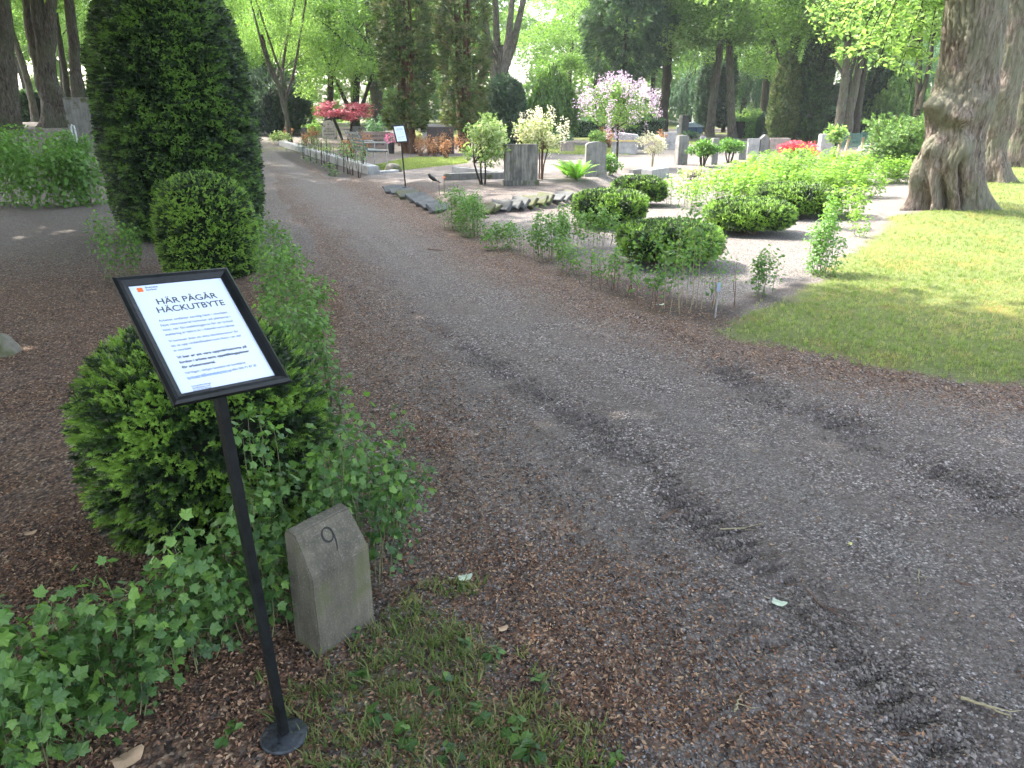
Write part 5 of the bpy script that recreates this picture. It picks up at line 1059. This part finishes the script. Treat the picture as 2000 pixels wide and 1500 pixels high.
def limb(t, pts, r, mat, n=9):
    mb = MB(); P = np.array(pts, float); tt = np.linspace(0, len(P)-1, len(P)*5); i = np.minimum(tt.astype(int), len(P)-2); Q = P[i]+(P[i+1]-P[i])*(tt-i)[:, None]; Q[1:-1] += R(-1, 1, (len(Q)-2, 3))*r*.12
    loc = np.array(t.location); mb.tube(Q-loc, np.interp(np.linspace(0, 1, len(Q)), [0, 1], [r, r*.45]), n); mb.build('limb', mat, t, True)
limb(tl2, [at(92, 120, 27.5), at(96, 70, 27.5), at(102, 0, 27.5), at(112, -120, 27.5)], .26, M['barkg'])
limb(tl2, [at(84, 160, 28.2), at(66, 70, 28.2), at(52, 0, 28.2), at(30, -120, 28.2)], .26, M['barkg'])
# crowns made once at full size and shared
def crownmesh(seed, mat, n=23000, rx=5.2, rz=4.6, leaf=.17, nl=90, lr=1.15, droop=.5):
    mb = MB(); c_ = dirs(nl)*(R(.25, 1, nl)**.5)[:, None]; c_[:, 2] = np.where(c_[:, 2] < -.55, -.55+.2*R(-1, 1, nl), c_[:, 2]); c_ = c_*[rx, rx, rz]
    q = rng.integers(0, nl, n); k = (R(0, 1, n)**.45)[:, None]; p = c_[q]+dirs(n)*k*lr*[1.25, 1.25, .62]*R(.6, 1.2, nl)[q][:, None]
    rad = np.hypot(p[:, 0], p[:, 1]); p[:, 2] -= droop*.05*rad**1.6
    nd = dirs(n, .9); lv = R(-.22, .22, nl)[q]; scatter(mb, LEAFQ, p, rotm(nd, R(0, 6.3, n)), leaf*R(.6, 1.2, n), np.clip(R(.1, .9, n)+lv, 0, 1))
    o = mb.build('crown', mat); C.objects.unlink(o); me = o.data; bpy.data.objects.remove(o); return me
CR = dict(a=crownmesh(1, M['lime']), b=crownmesh(2, M['limel'], leaf=.19), c=crownmesh(3, M['lime'], nl=45, lr=1.5), d=crownmesh(4, M['blue'], leaf=.15, nl=90), e=crownmesh(5, M['limel'], nl=50, lr=1.35, leaf=.16))
def addcrown(t, key, off, sc_, rz=None):
    o = bpy.data.objects.new('crown', CR[key]); C.objects.link(o); o.parent = t; o.location = [float(v) for v in off]; o.scale = sc_ if not np.isscalar(sc_) else (sc_,)*3; o.rotation_euler = (0, 0, R(0, 6.3) if rz is None else rz); return o
def trunkmesh(t, P, r, mat, name='trunk', n=9, limbs=5, z1=None):
    mb = MB(); P = np.array(P, float); tt = np.linspace(0, len(P)-1, len(P)*6); i = np.minimum(tt.astype(int), len(P)-2); Q = P[i]+(P[i+1]-P[i])*(tt-i)[:, None]; Q[2:-1, :2] += R(-1, 1, (len(Q)-3, 2))*r*.10
    rad = np.interp(np.linspace(0, 1, len(Q)), [0, .06, .15, 1], [r*1.5, r*1.1, r, r*.6]); mb.tube(Q, rad, n, noise=.05)
    for k in range(limbs):
        s = Q[int(len(Q)*R(.55, .95))]; a = R(0, 6.3); L = R(1.8, 4); mb.tube([s, s+[math.cos(a)*L*.4, math.sin(a)*L*.4, L*.35], s+[math.cos(a)*L, math.sin(a)*L, L*.75]], [r*.35, r*.22, r*.08], 6)
    mb.build(name, mat, t, True)
def wtree(label, px, py, pts, wpx, crown, mat='barkd', cz=None, cs=1.0, coff=(0, 0), D=None, name='lime_tree', group=None, forks=(), fr=.6, H=9.0, second=None):
    """a tree whose trunk passes through the listed picture points at its own distance"""
    b = on(px, py)
    if D: b = at(px, py, D); b[2] = float(gz(b[0], D))
    t = thing(name, label, 'tree', b, 0, group); D = b[1]; r = msize(wpx, b)/2
    P = [np.array([0, 0, -.1])]+[at(x, y, D)-b for x, y in pts]; d = P[-1]-P[-2]; L = P[-1]
    P.append(L+d/np.linalg.norm(d)*max(.5, H-L[2])*.6+[0, 0, .5]); trunkmesh(t, P, r, M[mat], limbs=2)
    for f in forks:
        q = [at(x, y, D+R(-.3, .3))-b for x, y in f]; e = q[-1]-q[-2]; q.append(q[-1]+e/np.linalg.norm(e)*2.5); mb = MB(); mb.tube(np.array(q), np.linspace(r*fr, r*fr*.45, len(q)), 8, noise=.05); mb.build('limb', M[mat], t, True)
    if crown: addcrown(t, crown, (coff[0], coff[1], (cz if cz is not None else H)-.9), cs)
    if second: addcrown(t, second[0], second[1], second[2])
    return t
# crowns over the named trunks at the left
for t_, key, z in ((tl1, 'c', 9.5), (tl2, 'a', 9.3), (tl3, 'c', 9.0)): addcrown(t_, key, (0, 0, z), 1.05)
addcrown(t2, 'a', (2.5, 0, 9.5), 1.0); addcrown(t3, 'c', (2, 1, 10), 1.0)
wtree('thin lime trunk leaning left between the two thick ones', 72, 250, [(60, 180), (40, 112), (22, 60), (0, 0)], 13, 'a', 'barkg', D=36, cz=9.5, H=8)
wtree('dark leaning trunk right of the forked lime', 138, 246, [(128, 150), (118, 90), (108, 20)], 12, 'c', 'barkd', D=38, cz=9.5, H=8)
wtree('far thin trunk seen between the forked lime and dark gravestone', 125, 232, [(122, 150), (114, 60)], 9, 'a', 'barkd', D=48, cz=10, H=9)
wtree('grey trunk tree rising left of the thujas, behind the red maple', 738, 262, [(736, 200), (728, 120), (722, 40)], 24, 'a', 'barkg', D=42, cz=9.0, H=9, forks=[[(737, 200), (748, 150), (755, 90)]])
wtree('vase-shaped tree dividing into four grey limbs behind the thujas', 978, 268, [(976, 200), (977, 140)], 27, 'e', 'barkg', D=36, cz=10.5, H=4, fr=.62, cs=1.1, forks=[[(972, 190), (958, 110), (948, 40)], [(975, 150), (970, 80), (968, 10)], [(980, 150), (994, 70), (1000, 0)], [(984, 140), (1004, 80), (1018, 20)]])
wtree('dark trunk standing behind the lilac, with bare side branch', 1294, 266, [(1296, 215), (1303, 150), (1305, 80), (1302, 20)], 19, 'b', 'barkd', cz=9.4, H=9, cs=1.05, forks=[[(1305, 110), (1312, 60), (1318, 10)], [(1303, 120), (1288, 70), (1278, 50)]])
wtree('slightly leaning grey trunk, left one of the pair behind the hedge clumps', 1386, 268, [(1392, 200), (1404, 120), (1408, 60)], 16, 'a', 'barkg', cz=8.0, H=9, cs=.9)
wtree('straight grey trunk, right one of the pair behind the hedge clumps', 1432, 270, [(1427, 200), (1425, 120), (1424, 60)], 16, 'a', 'barkg', cz=8.2, H=9, cs=.9, coff=(.5, 2))
wtree('tree forking in a V above the dark conifers', 1545, 282, [(1540, 190), (1534, 165)], 18, 'b', 'barkd', D=38, cz=9.5, H=4, fr=.75, forks=[[(1537, 170), (1530, 130), (1522, 110)], [(1540, 180), (1550, 110), (1562, 50), (1572, 0)], [(1550, 100), (1552, 50), (1556, 0)]])
wtree('leaning grey trunk of the dark group near the green fence, left one', 1636, 284, [(1640, 230), (1650, 160), (1652, 130)], 18, 'a', 'barkg', D=34, cz=7.6, H=7, cs=.8, coff=(0, 1))
wtree('leaning grey trunk of the dark group near the green fence, middle one', 1652, 284, [(1660, 220), (1674, 150), (1682, 110)], 17, 'c', 'barkg', D=35, cz=7.8, H=7, cs=.85)
wtree('reddish trunk of the dark group near the green fence, right one', 1668, 284, [(1676, 210), (1684, 150), (1690, 110)], 15, 'a', 'barkd', D=36, cz=8, H=7, cs=.85)
wtree('slim dark V-shaped trunk beside the massive old tree', 1792, 262, [(1792, 210), (1795, 150), (1796, 80)], 13, 'b', 'barkd', D=28, cz=7.8, H=7, cs=.85, forks=[[(1793, 215), (1808, 160), (1818, 110), (1825, 60)]], fr=.8)
wtree('low bushy tree of fresh green leaves behind the red maple', 690, 262, [(692, 230), (696, 190)], 16, 'b', 'barkd', D=40, cz=5.6, H=5, cs=(.62, .62, .70), forks=[[(690, 240), (676, 200), (662, 170)], [(690, 240), (706, 210), (716, 180)]], name='leafy_tree')
wtree('leafy tree left of the thujas with crown reaching the top edge', 640, 258, [(641, 220), (645, 180)], 16, 'a', 'barkd', D=44, cz=7.6, H=6, cs=.8, name='leafy_tree', coff=(-.5, 0))
t = wtree('thin many-stemmed tree leaning over the pale monument', 566, 268, [(560, 230), (545, 170), (525, 120)], 9, None, 'barkg', D=36, H=4.5, name='thin_tree', fr=.7, forks=[[(566, 262), (558, 210), (556, 160), (540, 120), (520, 60)], [(548, 175), (552, 130), (560, 80), (570, 30)], [(556, 200), (572, 150), (580, 110), (588, 60)], [(545, 170), (528, 140), (512, 90), (502, 50)]])
addcrown(t, 'e', (-.8, .3, 5.6), (.5, .5, .62))
# tall narrow evergreens
def conifer(label, cat, px, py, wpx, D=None, H=6, z0=.3, n=9000, mat='thuja', size=.26, stems=1, prof=None, bark='barkr', name='conifer', hang=0.0, hole=.3, ragged=.12, group=None, stemfan=.25):
    b = on(px, py)
    if D: b = at(px, py, D); b[2] = float(gz(b[0], D))
    r = msize(wpx, b)/2; t = thing(name, label, cat, b, 0, group); prof = prof or [(0, .7), (.2, 1), (.6, .9), (.85, .5), (1, .02)]
    pz = z0+(H-z0)*np.array([p[0] for p in prof]); pr = r*np.array([p[1] for p in prof]); m = int(n*1.4)
    z = R(z0, H, m); keep0 = R(0, 1, m) < np.interp(z, pz, pr)/r+.05; z = z[keep0]; a = R(0, 6.3, len(z)); den = fbm(a*2.5, z*1.6/max(r, .5), int(px) % 97, 3); q = R(0, 1, len(z)); k = (den > .50) | (q < hole); z, a, q = z[k][:n], a[k][:n], q[k][:n]; m = len(z)
    rr = np.interp(z, pz, pr)*(1-R(0, .5, m)**2*1.2)*(1+ragged*(fbm(a*3, z*2.2/max(r, .5), 5, 2)-.5)*4)
    P = np.stack([rr*np.cos(a), rr*np.sin(a), z+R(-.1, .1, m)], 1); N = np.stack([np.cos(a), np.sin(a), np.full(m, .8-hang*1.8)], 1)+R(-.45, .45, (m, 3))
    mb = MB(); rot = rotm(N, R(0, 6.3, m)); g = rng.integers(0, 4, m)
    for i in range(4): scatter(mb, SPRIGL[i], P[g == i], rot[g == i], size*R(.6, 1.3, (g == i).sum()), np.clip(R(0, .85, (g == i).sum())+.25*(den[k][:n][g == i]-.5), 0, 1))
    mb.build('foliage', M[mat], t); ms = MB()
    for i in range(stems):
        a = i*2*PI/max(1, stems)+.5; o = np.array([math.cos(a), math.sin(a), 0])*(.12+.0*i)*(stems > 1); ms.tube([o-[0, 0, .1], o*1.6+[0, 0, H*.3], o*(1+stemfan*6)+[0, 0, H*.9]], [.13 if stems > 1 else .16, .10, .03], 8, noise=.06)
    ms.build('trunk', M[bark], t, True)
    return t
tp = [(0, .55), (.08, .9), (.3, 1), (.7, 1), (1, .5)]
conifer('tall thuja with several dark stems and loose foliage, left one', 'thuja', 799, 300, 92, H=7.5, z0=.85, n=9500, stems=4, prof=tp, name='thuja', hang=.35, hole=.10, size=.21, ragged=.2)
conifer('tall thuja with several reddish stems, right one beside the brown-red gravestone', 'thuja', 908, 296, 84, H=7.5, z0=.75, n=9500, stems=4, prof=tp, name='thuja', hang=.35, hole=.10, size=.21, ragged=.2)
conifer('big dark blue-green spruce rising above the lilac', 'spruce', 1212, 272, 150, D=42, H=13, z0=3.0, n=10000, mat='dark', size=.42, prof=[(0, .35), (.1, .8), (.3, 1), (.6, .75), (1, .05)], name='spruce', hang=.8, hole=.2, ragged=.35, bark='barkd')
conifer('narrow pointed conifer, the lighter one of the pair under the V tree', 'conifer', 1522, 284, 46, D=36, H=3.9, z0=.2, n=6500, mat='thuja', size=.2, hole=.7)
conifer('tall dark pointed conifer, the taller one of the pair under the V tree', 'conifer', 1577, 286, 54, D=36, H=5.4, z0=.2, n=8500, mat='yewdark', size=.2, hole=.8)
conifer('dark slender cypress behind the pair of grey trunks, left one', 'cypress', 1374, 262, 34, D=52, H=5.0, z0=.3, n=4000, mat='dark', size=.3, hole=.6)
conifer('dark slender cypress behind the pair of grey trunks, right one', 'cypress', 1412, 262, 26, D=52, H=5.0, z0=.3, n=3500, mat='dark', size=.3, hole=.6)
conifer('dark columnar cypress behind the leaning trunk group', 'cypress', 1700, 284, 40, D=40, H=4.8, z0=.3, n=4500, mat='dark', size=.25, hole=.6)
conifer('dark evergreen mass left of the leaning trunk group', 'cypress', 1622, 284, 26, D=42, H=2.6, z0=.2, n=4000, mat='dark', size=.25, hole=.6)
conifer('dark broad yew bush under the vase-shaped tree', 'yew bush', 985, 275, 74, D=33, H=2.7, z0=.1, n=6000, mat='dark', size=.2, prof=[(0, .8), (.3, 1), (.7, .95), (.92, .6), (1, .05)], hole=.7, name='yew_bush', bark='barkd')
conifer('dark evergreen thicket behind the pale monument', 'evergreen bush', 535, 268, 120, D=46, H=3.6, z0=.1, n=7000, mat='dark', size=.28, prof=[(0, .9), (.4, 1), (.8, .8), (1, .1)], hole=.7, name='evergreen_bush', bark='barkd', ragged=.25)
for px, lab in ((948, 'clipped pale green cone touching the right thuja'), (1022, 'clipped pale green cone right of the dark yew bush')):
    conifer(lab, 'clipped cone', px, 275, 44, D=34, H=1.95, z0=.1, n=3600, mat='privet', size=.11, prof=[(0, 1), (.5, .62), (.9, .15), (1, .02)], hole=.9, name='clipped_cone', ragged=.02)
conifer('rounded dark brown-green clipped bush far off beside the conifers', 'clipped bush', 1490, 272, 28, D=40, H=1.25, z0=.05, n=2200, mat='dark', size=.12, prof=[(0, .9), (.4, 1), (.8, .7), (1, .05)], hole=.9, name='clipped_bush', ragged=.02)
# weeping trees
def weeping(label, px, py, topy, wpx, D, n=240, mat='limel', lo=.35):
    b = at(px, py, D); b[2] = float(gz(b[0], D)); r = msize(wpx, b)/2; H = ztop(px, topy, b)-b[2]; t = thing('weeping_tree', label, 'tree', b); mb = MB(); ms = MB()
    ms.tube([(0, 0, -.1), (.05, 0, H*.45), (0, 0, H*.8)], [.14, .11, .06], 8)
    for i in range(n):
        a = R(0, 6.3); q = math.sqrt(R(.02, 1)); e = np.array([math.cos(a), math.sin(a), 0])*r*q; z1 = H*(1-.45*q**2)*R(.85, 1); z2 = max(.2, H*lo*R(.4, 1.3)); k = 62; u = R(0, 1, k)
        P = e*(1+.12*u[:, None])+np.stack([R(-.08, .08, k), R(-.08, .08, k), z1+(z2-z1)*u], 1); N = np.stack([R(-.4, .4, k)+math.cos(a)*.8, R(-.4, .4, k)+math.sin(a)*.8, R(0, .5, k)], 1)
        rr = rotm(N, np.full(k, -PI/2)+R(-.5, .5, k)); scatter(mb, LEAFQ, P, rr, .17*R(.6, 1.2, k), R(.1, .9, k)*(.7+.3*R(0, 1)))
        if i % 6 == 0: ms.tube([(0, 0, H*.7), e*.5+[0, 0, z1+.1], e+[0, 0, z1*.8]], [.04, .025, .01], 5)
    mb.build('foliage', M[mat], t); ms.build('trunk', M['barkd'], t, True)
weeping('weeping tree with hanging light green curtains left of the lilac', 1078, 272, 118, 92, 36, 170, 'lime')
weeping('tall hazy weeping willow behind the pair of grey trunks', 1345, 262, 120, 90, 56, 130, 'blue')
weeping('pale weeping tree between trunk group and juniper', 1735, 285, 110, 110, 40, 190, 'limel')
weeping('weeping tree glimpsed behind the dark conifers', 1470, 262, 60, 110, 58, 170, 'blue')
# woods behind: individual trees, many alike
GB = 'tall leafy trees of the woods behind the graves'; keys = 'abceabdceb'
k = 0
for D_, n_, zc, cs in ((50, 8, 6.2, .85), (60, 10, 7.0, 1.0), (72, 12, 8.5, 1.3)):
    for i in range(n_):
        px = -150+(2350*(i+.5+R(-.25, .25))/n_); x = at(px, 205, D_)[0]
        b = np.array([x, D_+R(-3, 3), 0]); b[2] = float(gz(b[0], b[1])); key = keys[k % 10]; k += 1
        if D_ == 50 and (560 < px < 820 or 1330 < px < 1500): pass
        t = thing('tall_tree', 'tall leafy tree among the woods behind the graves', 'tree', b, 0, GB); trunkmesh(t, [(0, 0, -.2), (R(-.3, .3), 0, 4), (R(-.6, .6), 0, 9)], R(.18, .34), M['barkd'], n=7, limbs=4); addcrown(t, key, (0, 0, zc+R(-.8, .8)), cs*R(.9, 1.1))
        if D_ > 70: addcrown(t, keys[(k*3+1) % 10], (R(-1, 1), 1, zc+6), cs)
# understorey at the edge of the woods
GU = 'bushes along the far edge of the burial ground'
ups = None
for i in range(26):
    D_ = R(54, 76); px = -60+2150*(i+R(.1, .9))/26; x = at(px, 205, D_)[0]; b = np.array([x, D_, float(gz(x, D_))]); lab = 'leafy bush in the far undergrowth below the woods'
    t = thing('bush', lab, 'bush', b, 0, GU); addcrown(t, 'dbadcadeba'[i % 10], (0, 0, R(1.2, 2.2)), (R(.4, .7), R(.35, .5), R(.35, .6)))
# the woods beyond read as one mass
mb = MB(); n = 72000; ang = R(-.75, .75, n); rad = R(80, 88, n); zc = R(0, 30, n)**1; P = np.stack([np.sin(ang)*rad, np.cos(ang)*rad, zc], 1); den = fbm(ang*26, zc*.32, 91, 3); kp = den > .40; P = P[kp]; n = len(P)
scatter(mb, LEAFQ, P, rotm(dirs(n, .5)+[0, -.8, 0], R(0, 6.3, n)), R(.45, .95, n), R(.1, .9, n)); tag(mb.build('woods', M['limel']), 'green mass of the far woods', 'woods', kind='stuff')
# low box hedges far away
def hedge(label, a, b_, h, w=1.0, mat='privet', n=9000, size=.12):
    A, B_ = on(*a), on(*b_); d = B_-A; L = np.hypot(d[0], d[1]); t = thing('hedge', label, 'hedge', A, math.atan2(d[1], d[0])); u = R(0, 1, n); f = rng.integers(0, 3, n)
    P = np.stack([u*L, np.where(f == 0, -w/2, np.where(f == 1, w/2, R(-w/2, w/2, n)))+R(-.06, .06, n), np.where(f == 2, h, R(.03, h, n))+R(-.05, .05, n)], 1); mb = MB(); scatter(mb, LEAF, P, rotm(dirs(n, .4), R(0, 6.3, n)), size*R(.7, 1.3, n), R(0, 1, n)); mb.build('foliage', M[mat], t)
    mc = MB(); mc.box((L/2, 0, h*.48), (L*.99, w*.9, h*.92)); mc.build('shade_core', M['yewcore'], t)  # near-black box, its colour standing for the shade inside the leaves
hedge('far clipped hedge in sun between the straight trunk and conifers', (1440, 270), (1500, 268), .9, mat='privet', n=6000)
hedge('dark far hedge seen left of the forked lime', (38, 238), (84, 238), 1.2, mat='dark', size=.2, n=5000)
hedge('far low hedge behind the lilac and wrapped monument', (1100, 268), (1290, 266), .9, mat='blue', n=8000)
hedge('long dark hedge behind the mesh fence', (1600, 272), (1800, 268), 1.5, mat='blue', n=9000)
# ---------------------------------------------------------------- unseen crowns overhead, shaped to cast the shade over path and foreground
SH = poly([(3400, 720), (2000, 655), (1830, 612), (1700, 590), (1620, 572), (1560, 566), (1400, 556), (1250, 515), (1150, 465), (1000, 432), (900, 405), (800, 362), (700, 345), (600, 333), (520, 326), (420, 318), (250, 300)])
SH = np.vstack([SH, [[-24, 24], [-24, -9], [12, -9]]])
g1, g2 = np.meshgrid(np.arange(-24, 12, .30), np.arange(-8, 30, .30)); gx = np.concatenate([g1.ravel()]*2); gy = np.concatenate([g2.ravel()]*2); nclu = len(gx); gx = gx+R(-.2, .2, nclu); gy = gy+R(-.2, .2, nclu); e = sdf(gx, gy, SH)+1.1*(fbm(gx*.8, gy*.8, 33, 3)-.5)
pr = np.where(e > 0, .97, .0); pr = np.where((e <= 0) & (gy > 13.5) & (gx < 1), .42*smooth(.46, .56, fbm(gx*.45, gy*.45, 35, 2)), pr); pr = pr*(1-.93*smooth(.60, .66, fbm(gx*.9+5, gy*.9, 37, 2))*(gy > 8.5))
kp = R(0, 1, nclu) < pr; gx, gy = gx[kp], gy[kp]; h = R(6.6, 10.5, len(gx)); PC = np.stack([gx, gy, np.zeros(len(gx))], 1)+TOSUN*(h/TOSUN[2])[:, None]
homes = [('shade_tree', 'tall unseen lime left of the path, crown shaped to shade the notice', (-10.5, 4.0)), ('shade_tree', 'tall unseen lime left of the yews, crown shaped to shade the path', (-14.5, 13.5)), ('shade_tree', 'tall unseen lime behind the viewer, crown shaped to shade the stone', (-5.5, -4.5)), ('shade_tree', 'tall unseen lime beside the left hedge, crown shaped to shade the gravel', (-22, 20.0))]
own = np.argmin(np.stack([np.hypot(PC[:, 0]-hx[2][0], PC[:, 1]-hx[2][1]) for hx in homes]), 0)
for i, (nm, lab, (hx, hy)) in enumerate(homes):
    t = thing('lime_tree', lab, 'tree', (hx, hy, 0)); c_ = PC[own == i]-[hx, hy, 0]; k = 17; P = np.repeat(c_, k, 0)+rng.normal(size=(len(c_)*k, 3))*[.36, .36, .2]; n = len(P); mb = MB()
    scatter(mb, LEAFQ, P, rotm(dirs(n, .9), R(0, 6.3, n)), R(.23, .32, n), R(0, 1, n)); mb.build('crown', M['lime'], t); trunkmesh(t, [(0, 0, -.3), (.2, 0, 4), (0, 0, 9)], .42, M['barkg'], limbs=9)
# sprays of leaves hanging in at the top right from the old tree
def spray(t, p0, p1, n, mat, size=.10, wid=.45, drop=.35):
    loc = np.array(t.location); ms = MB(); mb = MB(); tt = np.linspace(0, 1, 9)[:, None]; m_ = (p0+p1)/2+[0, 0, .5]; Q = (1-tt)**2*p0+2*tt*(1-tt)*m_+tt**2*p1; ms.tube(Q-loc, np.linspace(.016, .006, 9), 6, cap=False)
    for j in range(14):
        u = R(.25, 1.0); s = Q[min(8, int(u*8))]; e = s+np.array([R(-1, 1)*wid, R(-1, 1)*wid, -R(0, drop)]); ms.tube([s-loc, (s+e)/2-loc+[0, 0, .06], e-loc], [.008, .005, .003], 4, cap=False)
        k = int(n*1.4)//14; v = R(0.1, 1.1, k)[:, None]; P = s+(e-s)*v+R(-.13, .13, (k, 3))*[1, 1, .5]; scatter(mb, LEAF, P-loc, rotm(dirs(k, 1.3), R(0, 6.3, k)), size*R(.6, 1.25, k), R(.1, 1, k))
    return ms, mb
def sprays(t, lst, mat, base):
    A, B_ = [], []
    M1, M2 = MB(), MB()
    for (px, py, D_, n) in lst:
        e = at(px, py, D_); ms, mb = spray(t, base+np.array([0, (D_-base[1])*.3, 0]), e, n, mat)
        for src, dst in ((ms, M1), (mb, M2)):
            off = 0
            for v, f in zip(src.V, src.var): pass
            V = np.vstack(src.V); var = np.concatenate(src.var)
            dst.add(V, [x for x in ([np.vstack(src.T)] if src.T else [])+([np.vstack(src.Q)] if src.Q else [])], var)
    M1.build('branch', M['barkd'], t, True); M2.build('low_leaves', mat, t)
sprays(hero, [(1640, 60, 12.5, 420), (1600, 20, 13.5, 420), (1680, 110, 12, 420), (1725, 60, 11.5, 420), (1755, 150, 12.5, 380), (1700, 170, 13.5, 340), (1790, 40, 11.3, 380), (1650, 150, 14.5, 360), (1775, 195, 13.6, 240), (1560, 45, 15, 360), (1745, 10, 10.8, 420), (1610, 95, 15, 320), (1810, 110, 12.8, 240)], M['limel'], np.array([6.2, 11.8, 4.6]))
addcrown(hero, 'a', (3.5, 1.5, 9.6), 1.0)
# ---------------------------------------------------------------- air
hz = MB(); hz.box((0, 38, 22), (170, 116, 52)); hm = bpy.data.materials.new('haze'); hm.use_nodes = True; hn = hm.node_tree; hn.nodes.clear(); ho = hn.nodes.new('ShaderNodeOutputMaterial'); hv = hn.nodes.new('ShaderNodeVolumePrincipled')
hv.inputs['Color'].default_value = (.88, .95, 1, 1); hv.inputs['Density'].default_value = .0005; hn.links.new(hv.outputs[0], ho.inputs['Volume'])
tag(hz.build('haze', hm), None, None, kind='stuff')
